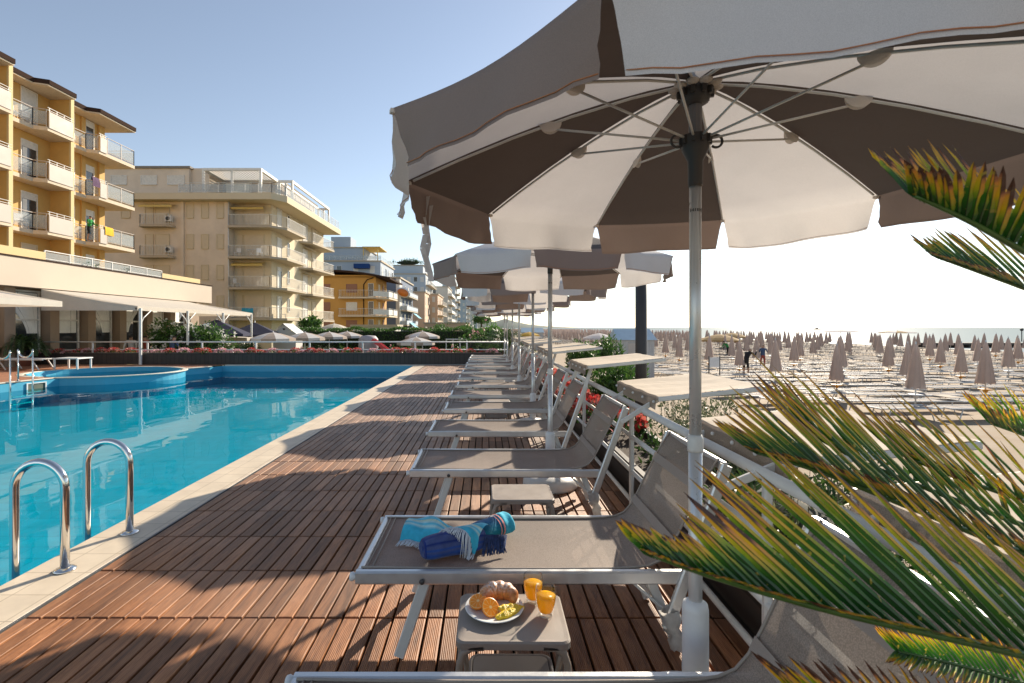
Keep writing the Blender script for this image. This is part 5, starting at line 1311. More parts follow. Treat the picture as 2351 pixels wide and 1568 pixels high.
while y<31.4:
    mb=MB(); mb.box(FX-.749,FX-.35,y-.22,y+.22,GZ+.0,3.19); R_(mb,'pillar',bpy.data.materials['tan_wall_render'])
    wy=y+.98
    if wy<31:
        f=MB(); w_=.66; x=FX-.748; z0,z1=.26,2.95
        for a,b,c,d in ((-w_,-w_+.07,z0,z1),(w_-.07,w_,z0,z1),(-w_+.07,w_-.07,z0,z0+.07),(-w_+.07,w_-.07,z1-.07,z1),(-w_+.07,w_-.07,1.75,1.82)): f.box(x,x+.08,wy+a,wy+b,c,d)
        fr=R_(f,'window',M['rail_white']); 
        p=MB(); p.box(x+.002,x+.02,wy-w_+.07,wy+w_-.07,z0,z1); p.build('pane',M['dglass'],fr)
        c=MB(); c.smooth=True; s_=(1 if k%2 else -1)   # gathered curtain
        rows=[]
        for i in range(9):
            u=i/8; wid=(1-.6*math.sin(max(0,u-.35)*2.2)) if k%3 else .98; zz=z1-.10-(z1-z0)*.60*u
            rows.append(c.add([(x+.03+.012*math.sin(j*2.6),wy+s_*(w_-.09)-s_*(2*w_-.18)*wid*j/12,zz) for j in range(13)]))
        for a,b in zip(rows,rows[1:]):
            for j in range(12): c.face((a+j,a+j+1,b+j+1,b+j))
        c.build('curtain',M['curtain'],fr)
    y+=1.96; k+=1
def awning(name,ya,yb,label,post_ys):
    t=empty(name,(-13.7,(ya+yb)/2,GZ),label=label,cat='awning',group='white restaurant awnings')
    def P(x,y,z): return Vector((x+13.7,y-(ya+yb)/2,z-GZ))
    A,B,C_,D=P(FX+.02,ya,2.98),P(FX+.02,yb,2.98),P(-13.7,yb,2.32),P(-13.7,ya,2.32)
    mb=MB(); mb.smooth=True; rows=[]
    n=int((yb-ya)/.8)
    for i in range(9):
        u=i/8; rows.append(mb.add([A.lerp(B,j/n).lerp(D.lerp(C_,j/n),u)+Vector((0,0,-.05*math.sin(math.pi*u)*(1+.3*math.cos(j*math.pi)))) for j in range(n+1)]))
    for a,b in zip(rows,rows[1:]):
        for j in range(n): mb.face((a+j,a+j+1,b+j+1,b+j))
    mb.build('canopy',M['aw_white'],t)
    mb=MB(); dn=Vector((0,0,-.18)); e=Vector((.01,0,0))
    for k in range(n): p=D.lerp(C_,k/n)+e; q=D.lerp(C_,(k+1)/n)+e; mb.quad(p,q,q+dn,p+dn)
    # triangular end sheet
    mb.poly([A,D,D+dn,P(FX+.02,ya,2.14)]); mb.poly([B,C_,C_+dn,P(FX+.02,yb,2.14)])
    mb.build('end_sheet',M['aw_white'],t)
    mb=MB()
    for y in post_ys: mb.bar(P(-13.68,y,GZ),P(-13.68,y,2.28),.11,.11); 
    mb.bar(P(-13.72,ya,2.24),P(-13.72,yb,2.24),.06,.09)
    mb.build('post',M['alu_white'],t) if False else None
    fr=MB(); fr.bar(P(-13.75,ya,2.22),P(-13.75,yb,2.22),.06,.09)
    for y in (ya+.03,yb-.03): fr.bar(P(FX+.05,y,2.9),P(-13.75,y,2.24),.05,.07)
    fr.build('frame',M['alu_white'],t)
    for y in post_ys:
        q=MB(); q.bar(P(-13.68,y,GZ),P(-13.68,y,2.24),.10,.10); po=q.build('post',M['alu_white'],t)
        q=MB()
        for s in (-1,1):
            if ya-.1<y+s*.3<yb+.1: q.tube([P(-13.68,y+s*.05,1.62),P(-13.68,y+s*.18,1.86),P(-13.68,y+s*.62,2.16)],.022,5)
        q.build('bracket',M['alu_white'],po)
    return t
awning('awning',9.0,16.2,'white sloping restaurant awning at the left edge of the picture',(12.6,))
awning('awning',19.7,29.4,'long white restaurant awning on posts, ending by the navy umbrellas',(19.85,23.0,26.1,29.25))
# small plants on the restaurant roof
bush('potted_shrub',(-18.3,23.0,3.6),(.5,.5,.5),260,.12,LEAF['mid'],'small green shrub left on the restaurant roof terrace',seed=61,core=.5)
bush('potted_shrub',(-18.3,25.0,3.6),(.6,.6,.42),260,.12,LEAF['dark'],'small green shrub right on the restaurant roof terrace',seed=62,core=.5)
# ---- beige apartment block
bb=empty('apartment_building',(-28,56,GZ),label='tall beige apartment block with wrapped balconies and a white rooftop pergola',cat='building')
def B_(o): o.location=(28,-56,-GZ); return o
RT=13.75
mb=MB(); mb.box(-42,-25.1,49,66,GZ,RT-.002); mb.box(-25.099,-21.4,50,66,GZ,RT-.002); B_(mb.build('wall',M['beige'],bb))
mb=MB(); mb.box(-21.399,-21.36,50.02,66,GZ,RT-.01); mb.box(-25.0,-21.4,49.96,49.999,GZ,RT-.01); B_(mb.build('light_wall',M['beige_lt'],bb))
mb=MB(); mb.box(-29.75,-29.45,48.82,48.999,GZ,RT-.01); mb.box(-25.5,-25.11,48.86,48.998,GZ,RT-.01); B_(mb.build('pilaster',M['beige'],bb))
outl=[(-42,47.9),(-20.5,47.9),(-19.5,49.2),(-19.2,66.5),(-42,66.5)]
mb=MB(); mb.prism(outl,RT,RT+.62); B_(mb.build('roof_slab',M['beige_lt'],bb))
mb=MB(); mb.box(-42,-29.6,50,60,RT+.621,17.35); mb.box(-29.599,-27.8,50.4,60,RT+.621,17.5); mb.box(-27.7,-21.8,53.5,64,RT+.621,16.9); B_(mb.build('penthouse',M['beige'],bb))
mb=MB(); mb.box(-42,-29.4,49.8,60.2,17.351,17.55); mb.box(-27.9,-21.5,53.2,64.2,16.91,17.1); B_(mb.build('penthouse_roof',M['roofgrey'],bb))
mb=MB(); mb.box(-29,-28.3,53,54,17.56,18.1); B_(mb.build('chimney',M['beige'],bb)); mb=MB(); mb.box(-26.5,-25.2,56,57,17.101,17.7); B_(mb.build('chimney',M['beige'],bb))
def pergola(x0,x1,y0,y1,z0,z1,louv):
    mb=MB()
    xs_=[x0,(x0+x1)/2,x1]
    for x in xs_:
        for y in (y0,y1): mb.box(x-.1,x+.1,y-.1,y+.1,z0,z1-.25)
    for y in (y0,y1): mb.box(x0-.1,x1+.1,y-.1,y+.1,z1-.249,z1)
    for x in (x0,x1): mb.box(x-.098,x+.098,y0+.1,y1-.1,z1-.248,z1-.002)
    o=B_(mb.build('pergola',M['rail_white'],bb))
    if louv:
        mb=MB(); n=int((x1-x0)/.3)
        for k in range(n): mb.box(x0+.12+k*.3,x0+.32+k*.3,y0+.11,y1-.11,z1-.14,z1-.10)
        mb.build('louvre',M['rail_white'],o)
    return o
pergola(-27.6,-22.0,49.0,52.8,RT+.62,17.05,True); pergola(-21.2,-19.9,51.5,63.5,RT+.62,16.6,False)
mb=MB(); mb.box(-27.3,-24.9,52.6,52.7,15.2,16.7); B_(mb.build('blind',M['curtain'],bb))
B_(railing(bb,[(-29.5,48.1),(-20.55,48.1),(-19.7,49.3),(-19.4,66)],RT+.62,1.0,'glass'))
FB_=[11.4,8.4,5.4,2.4]
for fi,fz in enumerate(FB_):
    poly=[(-25.1,49.94),(-25.1,48.75),(-24.9,48.5),(-20.9,48.5),(-19.8,50.0),(-19.7,55.0),(-21.35,55.6),(-21.35,49.94)]
    mb=MB(); mb.prism(poly,fz-.22,fz); B_(mb.build('balcony',M['slab'],bb))
    B_(railing(bb,[(-25.05,48.85),(-24.9,48.55),(-20.95,48.55),(-19.88,50.05),(-19.78,54.95)],fz,1.05,'bars',.13))
    poly=[(-21.35,57.2),(-20.0,58.0),(-19.5,64.6),(-21.35,65.2)]
    mb=MB(); mb.prism(poly,fz-.22,fz); B_(mb.build('balcony',M['slab'],bb)); B_(railing(bb,[(-21.3,57.4),(-20.05,58.1),(-19.55,64.5),(-21.3,65.1)],fz,1.05,'bars',.16))
    B_(winf(bb,(-23.1,49.955,fz+1.15),1.9,2.25,'-y','shut')); B_(winf(bb,(-24.55,49.955,fz+1.15),.6,2.2,'-y','shut'))
    B_(winf(bb,(-21.355,51.8,fz+1.15),1.0,2.2,'+x','white' if fi<2 else 'door')); B_(winf(bb,(-21.355,54.2,fz+1.5),.5,1.3,'+x','dark'))
    B_(winf(bb,(-21.355,59.2,fz+1.15),1.4,2.2,'+x','white')); B_(winf(bb,(-21.355,62.2,fz+1.15),1.4,2.2,'+x','shut'))
    for x in (-28.9,-27.45,-25.95): B_(winf(bb,(x,48.999,fz+1.5),.62,1.3,'-y','shut'))
    if fi<3:
        mb=MB(); mb.prism([(-33.5,48.99),(-33.5,48.4),(-33.2,48.1),(-30.7,48.1),(-30.3,48.5),(-30.3,48.99)],fz-.2,fz); B_(mb.build('balcony',M['slab'],bb))
        B_(railing(bb,[(-33.45,48.9),(-33.45,48.4),(-33.2,48.15),(-30.7,48.15),(-30.35,48.5)],fz,1.0,'bars',.14))
        B_(winf(bb,(-31.6,48.998,fz+1.1),1.3,2.1,'-y','shut')); B_(winf(bb,(-32.9,48.998,fz+1.1),.7,2.1,'-y','shut'))
        if fi<2:
            mb=MB(); mb.box(-31.0,-30.42,48.35,48.75,fz+.35,fz+.9); ac=B_(mb.build('air_conditioner',M['plastic_white'],bb))
            mb=MB(); mb.lathe([(0,0),(.2,0),(.2,.015),(0,.02)],(-30.7,48.345,fz+.62),14,Matrix.Rotation(R(90),4,'X')); mb.build('fan_grille',M['plastic_grey'],ac)
    B_(winf(bb,(-35.2,48.999,fz+1.5),.8,1.3,'-y','shut'))
for (x0_,x1_,z) in ((-33.4,-30.2,13.5),(-25.0,-21.8,13.5),(-25.0,-21.9,7.95)):
    mb=MB(); n=18
    for k in range(n):
        a=x0_+(x1_-x0_)*k/n; b=x0_+(x1_-x0_)*(k+1)/n; yq=48.95 if x0_<-30 else 49.9
        mb.quad((a,yq,z),(b,yq,z),(b,yq-.8,z-.22),(a,yq-.8,z-.22)); mb.quad((a,yq-.8,z-.22),(b,yq-.8,z-.22),(b,yq-.81,z-.42-.03*(k%2)),(a,yq-.81,z-.42-.03*(k%2)))
    B_(mb.build('awning',M['aw_yellow'],bb))
for (z,y) in ((10.95,59.5),(7.9,59.0),(5.0,58.5)):
    mb=MB(); mb.quad((-21.34,y-1,z),(-21.34,y+2,z),(-20.5,y+2,z-.3),(-20.5,y-1,z-.3)); B_(mb.build('awning',M['aw_white'],bb))
for x in (-33.6,-36.6): B_(winf(bb,(x,49.999 if False else 49.998,16.2),1.5,.8,'-y','white'))
for x in (-30.9,): B_(winf(bb,(x,49.998,16.2),1.6,.8,'-y','white'))
mb=MB(); mb.tube([(-25.05,48.78,GZ),(-25.05,48.78,13.7)],.05,6); B_(mb.build('downpipe',M['rail_white'],bb))
# balcony clutter on the beige block
for i,(x,y,z,lab) in enumerate(((-24.3,49.1,8.4,'white folding chair on the beige block, second balcony down, left end'),(-22.2,49.2,8.4,'white folding chair on the beige block, second balcony down, near the corner'),(-24.4,49.1,5.4,'white chair on the beige block, third balcony down'),(-20.6,51.0,2.4,'white chair on the lowest corner balcony of the beige block'))): chair('balcony_chair',x,y,z,R(40*i),lab)
mb=MB(); mb.box(-23.4,-22.6,48.9,49.4,9.1,9.14); mb.bar((-23.3,49,9.1),(-22.7,49.3,8.4),.03,.03); mb.bar((-22.7,49,9.1),(-23.3,49.3,8.4),.03,.03); o=mb.build('folding_table',M['plastic_white']); tag(o,'white folding table on the second balcony of the beige block','table')
mb=MB(); mb.smooth=True; mb.box(-23.6,-22.5,48.42,48.46,2.75,3.35); o=mb.build('hanging_towel',mat('aqua_terry',(.05,.35,.48),.9,0,.3,5)); tag(o,'aqua towel drying on the lowest balcony rail of the beige block','towel')
# ---- generic farther buildings
def block(name,x0,x1,y0,y1,top,wall,label,floors=(),win='-y',nw=3,style='white',balc='bars',side_balc=True,balcm=None,roofm=None,ww=1.0,over=.25,pent=None):
    t=empty(name,((x0+x1)/2,(y0+y1)/2,GZ),label=label,cat='building'); L_=(-(x0+x1)/2,-(y0+y1)/2,-GZ)
    def S(o): o.location=L_; return o
    mb=MB(); mb.box(x0,x1,y0,y1,GZ,top-.002); S(mb.build('wall',wall,t))
    mb=MB(); mb.box(x0-over,x1+over,y0-over,y1+over,top,top+.3); S(mb.build('roof',roofm or M['slab'],t))
    for fz in floors:
        for k in range(nw):
            x=x0+(x1-x0)*(k+.5)/nw
            S(winf(t,(x,y0+.0,fz+1.5),ww,1.4,'-y',style if (k+int(fz))%3 else 'dark'))
        n=max(1,int((y1-y0)/4)) 
        for k in range(n):
            S(winf(t,(x1-.0,y0+(y1-y0)*(k+.5)/n,fz+1.2),1.3,2.0,'+x','dark' if k%2 else 'white'))
        if side_balc:
            mb=MB(); mb.box(x1+.002,x1+1.4,y0+.8,y1-.8,fz-.2,fz); S(mb.build('balcony',M['slab'],t)); S(railing(t,[(x1+.05,y0+.85),(x1+1.35,y0+.85),(x1+1.35,y1-.85)],fz,1.0,balc,.3,m=balcm))
    if pent:
        a,b,c,d,e=pent; mb=MB(); mb.box(a,b,c,d,top+.301,e); S(mb.build('penthouse',wall,t)); mb=MB(); mb.box(a-.3,b+.3,c-.3,d+.3,e+.001,e+.2); S(mb.build('penthouse_roof',roofm or M['slab'],t))
    return t,S
M['orange']=mat('ochre_orange_render',(.52,.28,.07),.85,0,.06,.3,stain=.1)
M['greyblue']=mat('grey_blue_render',(.36,.42,.50),.85,0,.05,.2); M['slate']=mat('slate_blue_render',(.13,.17,.25),.85,0,.05,.2)
M['peach']=mat('peach_render',(.62,.44,.31),.85,0,.05,.2); M['bone']=mat('bone_white_render',(.60,.58,.54),.85,0,.05,.2); M['mist']=mat('pale_blue_render',(.42,.48,.54),.85,0,.05,.2)
t,S=block('apartment_building',-27.6,-18.2,83,92,9.9,M['orange'],'ochre orange low block with curved brown roof and cream balconies',(),style='brown',side_balc=False)
for ch in list(t.children):
    if ch.name.startswith('roof'): bpy.data.objects.remove(ch)
mb=MB(); mb.smooth=False; n=16; rows=[]
for i in range(n+1):
    u=i/n; x=-28.6+13.0*u; z=10.35+.35*math.sin(u*math.pi*.9+.5)-.9*u*u
    rows.append(mb.add([(x,81.6,z),(x,81.6,z+.28),(x,94,z+.28),(x,94,z)]))
for a,b in zip(rows,rows[1:]):
    for k in range(4): mb.face((a+k,b+k,b+(k+1)%4,a+(k+1)%4))
mb.face([rows[0]+k for k in range(4)]); mb.face([rows[-1]+k for k in (3,2,1,0)])
S(mb.build('roof',M['brown_edge'],t))
mb=MB(); mb.box(-27.6,-18.2,83,92,9.8,10.2); S(mb.build('gable_wall',M['orange'],t))
for fz in (6.5,3.5,.5):
    for x,w_,sty in ((-26.5,1.4,'brown'),(-22.2,1.7,'white' if fz==3.5 else 'brown')): S(winf(t,(x,83,fz+1.5),w_,1.25,'-y',sty))
    S(winf(t,(-18.2,85.5,fz+1.2),1.2,2.1,'+x','shut')); S(winf(t,(-18.2,89,fz+1.2),1.2,2.1,'+x','brown')); S(winf(t,(-19.0,83,fz+1.2),.8,2.1,'-y','dark'))
    if fz>1:
        mb=MB(); mb.prism([(-24.1,82.99),(-24.1,81.8),(-18.4,81.8),(-16.2,84.0),(-16.0,91),(-18.19,91),(-18.19,82.99)],fz-.25,fz); S(mb.build('balcony',M['soffit'],t))
        S(railing(t,[(-24.0,82.9),(-24.05,81.85),(-18.4,81.85)],fz,1.1,'bars',.25)); S(railing(t,[(-18.4,81.85),(-16.25,84.0),(-16.05,86.5)],fz,1.15,'solid')); S(railing(t,[(-16.05,87.2),(-16.05,91)],fz,1.15,'solid'))
mb=MB(); mb.tube([(-20.2,82.9,GZ),(-20.2,82.9,8.6),(-19.6,82.85,9.4),(-18.6,82.8,9.7)],.08,6); S(mb.build('downpipe',M['brown_edge'],t))
t,S=block('apartment_building',-42,-23.5,112,128,16.2,M['greyblue'],'grey blue block with stepped roof terraces behind the orange one',(13.0,10,7),nw=5,pent=(-42,-27.5,114,126,19.6),side_balc=True,balcm=M['mist'])
mb=MB(); mb.box(-35.5,-31,115,120,19.81,22.3); S(mb.build('stair_tower',M['greyblue'],t)); mb=MB(); mb.box(-29.2,-25.8,110.6,111.9,14.6,15.6); S(mb.build('awning',M['aw_blue'],t))
S(railing(t,[(-40,111.8),(-23.4,111.8),(-23.4,127)],16.5,1.1,'glass')); mb=MB(); 
for x in (-27.4,-24.2): mb.box(x-.1,x+.1,112.2,112.4,16.5,19.4)
mb.box(-27.6,-23.6,112,120,19.4,19.6); S(mb.build('pergola',M['aw_yellow'],t))
t,S=block('apartment_building',-25,-17.2,100,118,11.3,M['slate'],'slate blue block with white corner and awnings left of the peach house',(8,5,2),nw=1,balc='solid',ww=.6,balcm=M['mist'])
for ch in list(t.children):
    if ch.name.startswith('window') and False: pass
mb=MB(); mb.box(-17.9,-17.15,99.9,101.5,GZ,11.25); S(mb.build('white_corner',M['bone'],t))
mb=MB()
for z,y in ((2.6,104),(4.6,110)): mb.quad((-15.9,y,z),(-15.9,y+5,z),(-14.6,y+5,z-1.1),(-14.6,y,z-1.1))
S(mb.build('awning',mat('aqua_awning',(.12,.38,.50),.8),t))
block('apartment_building',-20.2,-15.8,130,140,10.6,M['peach'],'narrow peach coloured house with a flat cornice',(7.5,4.5,1.5),nw=1,style='shut',balc='solid',ww=.01,side_balc=False)
block('apartment_building',-15.9,-13.6,142,160,10.8,M['peach'],'peach house with stacked balconies right of the narrow one',(8,5,2),nw=1,balc='bars',ww=.7)
t,S=block('apartment_building',-30,-18.0,150,170,17.4,M['mist'],'tall pale block with a green planted roof',(14.4,11.4,8.4,5.4),nw=6,balc='bars',pent=(-28,-19,152,168,20.3))
bush('roof_garden',(-23.5,152,20.4),(5,1.6,.75),900,.45,LEAF['dark'],'dark green planting along the roof of the pale block',cat='plants',seed=70,core=.7)
block('apartment_building',-19.5,-13.2,175,195,15.6,M['bone'],'white block with curved balconies and dark planters',(12.6,9.6,6.6,3.6),nw=2,balc='solid')
block('apartment_building',-17.3,-12.2,200,215,21.3,M['mist'],'very tall pale grey tower seen under the parasols',(18,15,12,9,6,3),nw=1,ww=.8,balc='bars',balcm=M['bone'])
block('apartment_building',-15.2,-10.2,262,280,16.3,M['mist'],'pale blue mid rise right of the tall tower',(12,9,6,3),nw=2)
block('apartment_building',-19,-8.5,330,350,18.5,M['bone'],'hazy white block near the vanishing point',(15,12,9,6,3),nw=3,side_balc=False)
block('apartment_building',-22,-7.2,420,440,20.5,M['mist'],'hazy pale blue block, farthest along the shore',(17,14,11,8,5,2),nw=4,side_balc=False)
block('kiosk_building',-14.5,-4.0,118,124,2.4,M['peach'],'low cream beach bar building behind the hedge',(),nw=1,side_balc=False)
block('kiosk_building',-17,-11.5,64,68,1.55,M['bone'],'low white shed with a curved edge behind the hedge',(),nw=1,side_balc=False)
# oval sign on the slate block
sg=empty('round_sign',(-16.4,99.5,8.4),label='orange and white oval sign projecting from the slate blue block',cat='sign'); sg.rotation_euler=(0,0,R(0))
mb=MB(); Mx=Matrix.Rotation(R(90),4,'X')@Matrix.Rotation(R(-22),4,'Z')@Matrix.Diagonal((1,.62,1)).to_4x4()
mb.lathe([(0,0),(1.5,0),(1.5,.12),(0,.12)],(0,0,0),24,Mx); mb.build('disc',M['plastic_white'],sg)
mb=MB(); mb.lathe([(0,.121),(1.15,.121),(1.15,.15),(0,.15)],(0,0,0),24,Mx); mb.build('orange_face',mat('orange_paint',(.70,.22,.04),.5),sg)
mb=MB(); mb.bar((-.9,.0,0),(-1.6,0,0),.1,.1); mb.build('bracket',M['plastic_grey'],sg)
# ---- garden furniture beyond the pool
def big_umb(px,py,Y,r,h,label,m):
    t=empty('cantilever_umbrella',((px-1115)*Y/1150,Y,GZ),label=label,cat='umbrella',group='navy square umbrellas'); mb=MB(); t.rotation_euler=(0,0,R(18))
    c=[(-r,-r),(r,-r),(r,r),(-r,r)]
    for k in range(4):
        a=c[k]; b=c[(k+1)%4]; n0=mb.add([(a[0],a[1],h-.75),(b[0],b[1],h-.75),(0,0,h)]); mb.face((n0,n0+1,n0+2))
        mb.quad((a[0],a[1],h-.75),(a[0],a[1],h-.88),(b[0],b[1],h-.88),(b[0],b[1],h-.75))
    mb.build('canopy',m,t); mb=MB(); mb.tube([(0,0,0),(0,0,h+.1)],.035,8); mb.build('pole',M['alu_white'],t)
    mb=MB(); mb.box(-.35,.35,-.35,.35,0,.08); mb.build('base',M['plastic_grey'],t); return t
navyf=fabric('navy_canvas',(.050,.052,.085),.25)
big_umb(497,733,26,1.45,H+19*26/1150-GZ,'navy square umbrella nearer the oleander bush',navyf); big_umb(585,740,31,1.45,H+12*31/1150-GZ,'second navy square umbrella, right of the first',navyf)
PS=[(627,763,24.6,1.06,'open garden parasol farthest left behind the pool rail'),(700,763,27.5,1.06,'second open garden parasol from the left behind the pool rail'),(756,762,31,1.06,'third open garden parasol from the left behind the pool rail'),(797,761,34,1.06,'fourth garden parasol from the left, half hidden by the third'),(970,761,33.5,1.15,'open garden parasol right of the red slide, upper one'),(955,774,28.0,1.05,'open garden parasol right of the red slide, lower one')]
for px,py,Y,r,lab in PS:
    x=(px-1115)*Y/1150; z=H-(py-752)*Y/1150; open_umb('garden_parasol',x,Y,GZ,z-GZ,r,M['white_fab'],mat('taupe_canvas',(.30,.24,.20),.85) if 'taupe_canvas' not in bpy.data.materials else bpy.data.materials['taupe_canvas'],lab,'open parasols in the garden behind the pool',flat=.28,val=.14)
t=open_umb('garden_parasol',(767-1115)*42/1150,42,GZ,H+9*42/1150-GZ,1.5,M['aw_white'],M['aw_white'],'cream octagonal parasol behind the hedge, below the orange block',None,8,.35,.02)
# playhouse with slide
pp=empty('playhouse_slide',((846-1115)*31/1150,31,GZ),label='pale plastic playhouse with a red slide in front of the hedge',cat='slide')
mb=MB(); mb.lathe([(.62,0),(.58,.9),(.50,1.2),(.62,1.5),(.60,2.0),(.45,2.2),(0,2.25)],(0,0,0),14); mb.build('tower',mat('grey_lilac_plastic',(.36,.33,.35),.6),pp)
mb=MB(); 
for s in (-.25,.25): mb.bar((.45,s-.75,2.0),(2.7,s-.75,.35),.05,.20)
mb.bar((.45,-.75,1.93),(2.7,-.75,.28),.5,.04); mb.build('slide',mat('red_plastic',(.55,.03,.04),.4),pp)
# small gabled kiosk
gk=empty('garden_shed',((661-1115)*33/1150,33,GZ),label='small white gabled shed roof between the navy umbrellas and hedge',cat='shed')
mb=MB(); mb.box(-.75,.75,-.6,.6,0,2.3); mb.build('wall',M['bone'],gk)
mb=MB(); n0=mb.add([(-.95,-.8,2.25),(0,-.8,2.98),(.95,-.8,2.25),(-.95,.8,2.25),(0,.8,2.98),(.95,.8,2.25)]); mb.face((n0,n0+1,n0+4,n0+3)); mb.face((n0+1,n0+2,n0+5,n0+4)); mb.build('roof',M['plastic_white'],gk)
mb=MB(); n0=mb.add([(-.75,-.62,2.3),(.75,-.62,2.3),(0,-.62,2.9)]); mb.face((n0,n0+1,n0+2)); g_=mb.build('gable',M['bone'],gk); mb=MB(); mb.lathe([(0,0),(.07,0),(.07,.02)],(0,-.63,2.62),10,Matrix.Rotation(R(90),4,'X')); mb.build('vent_hole',M['plastic_grey'],g_)
# white frame (swing) by the hedge
sf=empty('swing_frame',((1048-1115)*33/1150,33,GZ),label='white tubular play frame in front of the hedge at right',cat='play frame')
mb=MB()
for x in (-.68,-.23,.23,.68): mb.bar((x,0,0),(x,0,1.95),.05,.05)
mb.bar((-.7,0,1.95),(.7,0,1.95),.06,.06); mb.build('frame',M['alu_white'],sf)
# beige tarpaulin
tp=empty('tarpaulin_tent',((548-1115)*28/1150,28,GZ),label='low beige tarpaulin tent beneath the navy umbrellas',cat='tent')
mb=MB(); n0=mb.add([(-1.0,-.6,1.55),(-.25,-.6,2.2),(.75,-.6,2.15),(-1.0,.7,1.55),(-.25,.7,2.2),(.75,.7,2.15),(.75,-.6,.9),(.75,.7,.9)]); mb.face((n0,n0+1,n0+4,n0+3)); mb.face((n0+1,n0+2,n0+5,n0+4)); mb.face((n0+2,n0+6,n0+7,n0+5)); mb.poly([(-1,-.6,1.55),(-.25,-.6,2.2),(.75,-.6,2.15),(.75,-.6,.9)]); mb.build('sheet',M['aw_white'],tp)
mb=MB()
for x in (-.95,.72):
    for y in (-.58,.66): mb.bar((x,y,0),(x,y,1.5),.04,.04)
mb.build('poles',M['alu_white'],tp)
# yellow play fence far off and orange hanging box
mb=MB(); yf_=empty('play_fence',((1085-1115)*40/1150-.4,40,GZ),label='yellow slatted play fence beyond the hedge',cat='fence')
for k in range(16): mb.box(-.95+k*.125,-.87+k*.125,-.02,.02,0,2.32+.05*(k%3))
mb.build('slats',mat('yellow_paint',(.60,.36,.03),.6),yf_)
# white beds on the left terrace
for i,(x,y,rz,lab) in enumerate(((-16.0,17.6,0,'white framed bed on the far left terrace in front of the pot'),(-16.9,15.9,R(0),'grey slung bed at the far left edge, raised back toward the left'))):
    t=empty('terrace_bed',(x,y,0),rz,label=lab,cat='sun lounger',group='white framed beds on the left terrace')
    mb=MB(); mb.box(-.95,.70,-.30,.30,.36,.375) if i==0 else mb.box(-.3,1.0,-.30,.30,.36,.375); mb.build('cloth',M['bone'] if i==0 else M['sling'],t)
    if i: mb=MB(); mb.quad((-.3,-.3,.37),(-.3,.3,.37),(-.75,.3,.85),(-.75,-.3,.85)); mb.build('backrest',M['sling'],t)
    mb=MB(); a,b=((-.98,.73) if i==0 else (-.35,1.02))
    for s in (-.32,.32): mb.bar((a,s,.36),(b,s,.36),.04,.05)
    mb.build('frame',M['plastic_white'],t)
    for xx in ((-.7,.45) if i==0 else (-.1,.75)):
        for s in (-.3,.3): mb=MB(); mb.bar((xx-.12,s,.34),(xx+.12,s,0),.04,.04); mb.build('leg',M['plastic_white'],t)
tt=empty('terrace_table',(-14.75,17.9,0),label='low white plastic table right of the far left bed',cat='table')
mb=MB(); mb.box(-.45,.45,-.35,.35,.36,.40,bev=.01); mb.build('tabletop',M['plastic_white'],tt)
for sx in (-.4,.4):
    for sy in (-.3,.3): mb=MB(); mb.bar((sx,sy,.36),(sx,sy,0),.06,.06); mb.build('leg',M['plastic_white'],tt)
# trees near the vanishing point and behind hedge
def tree(x,y,h,r,flat,n,lm,label,seed,trunk_h,ls):
    t=empty('pine_tree' if flat<.6 else 'tree',(x,y,GZ),label=label,cat='tree'); rr=random.Random(seed)
    mb=MB(); mb.tube([(0,0,0),(.1*r,0,trunk_h*.5),(0,0,trunk_h),(0,0,h*.9)],.10*r,7,scl=[1.3,1,.8,.3]); 
    for k in range(5): a=k*1.3; mb.tube([(0,0,trunk_h),(math.cos(a)*r*.4,math.sin(a)*r*.4,trunk_h+(h-trunk_h)*.4),(math.cos(a)*r*.8,math.sin(a)*r*.8,trunk_h+(h-trunk_h)*.6)],.04*r,5,scl=[1,.7,.3])
    mb.build('trunk',M['bark'],t); mb=MB(); cz=(trunk_h+h)/2; rz_=(h-trunk_h)/2
    for _ in range(n//12):
        v=rv(rr); q=rr.uniform(.5,1); c=Vector((v.x*r*q,v.y*r*q,cz+v.z*rz_*q))
        for _ in range(12): p=c+rv(rr)*r*.16*rr.random()*2; leaf(mb,p,rv(rr)+Vector((0,0,.4)),rv(rr),ls*rr.uniform(.7,1.3),ls*.5)
    mb.build('crown',lm,t); return t
tree((1105-1115)*95/1150,95,H+25*95/1150-GZ,1.75,.3,1500,LEAF['mid'],'umbrella shaped pine seen under the far parasols',3,3.6,.35)
tree((1075-1115)*80/1150,80,3.2,1.5,.9,900,LEAF['mid'],'round green tree left of the umbrella pine',4,1.5,.3)
tree((1130-1115)*60/1150,60,3.0,1.2,.9,900,LEAF['bright'],'bright green tree near the vanishing point',5,1.2,.25)
tree((1010-1115)*50/1150,50,3.1,1.3,.9,900,LEAF['mid'],'low green tree behind the hedge below the peach house',6,1.3,.25)
tree((715-1115)*44/1150,44,3.6,.9,.9,700,LEAF['mid'],'small palm like tree left of the cream parasol',7,2.2,.35)
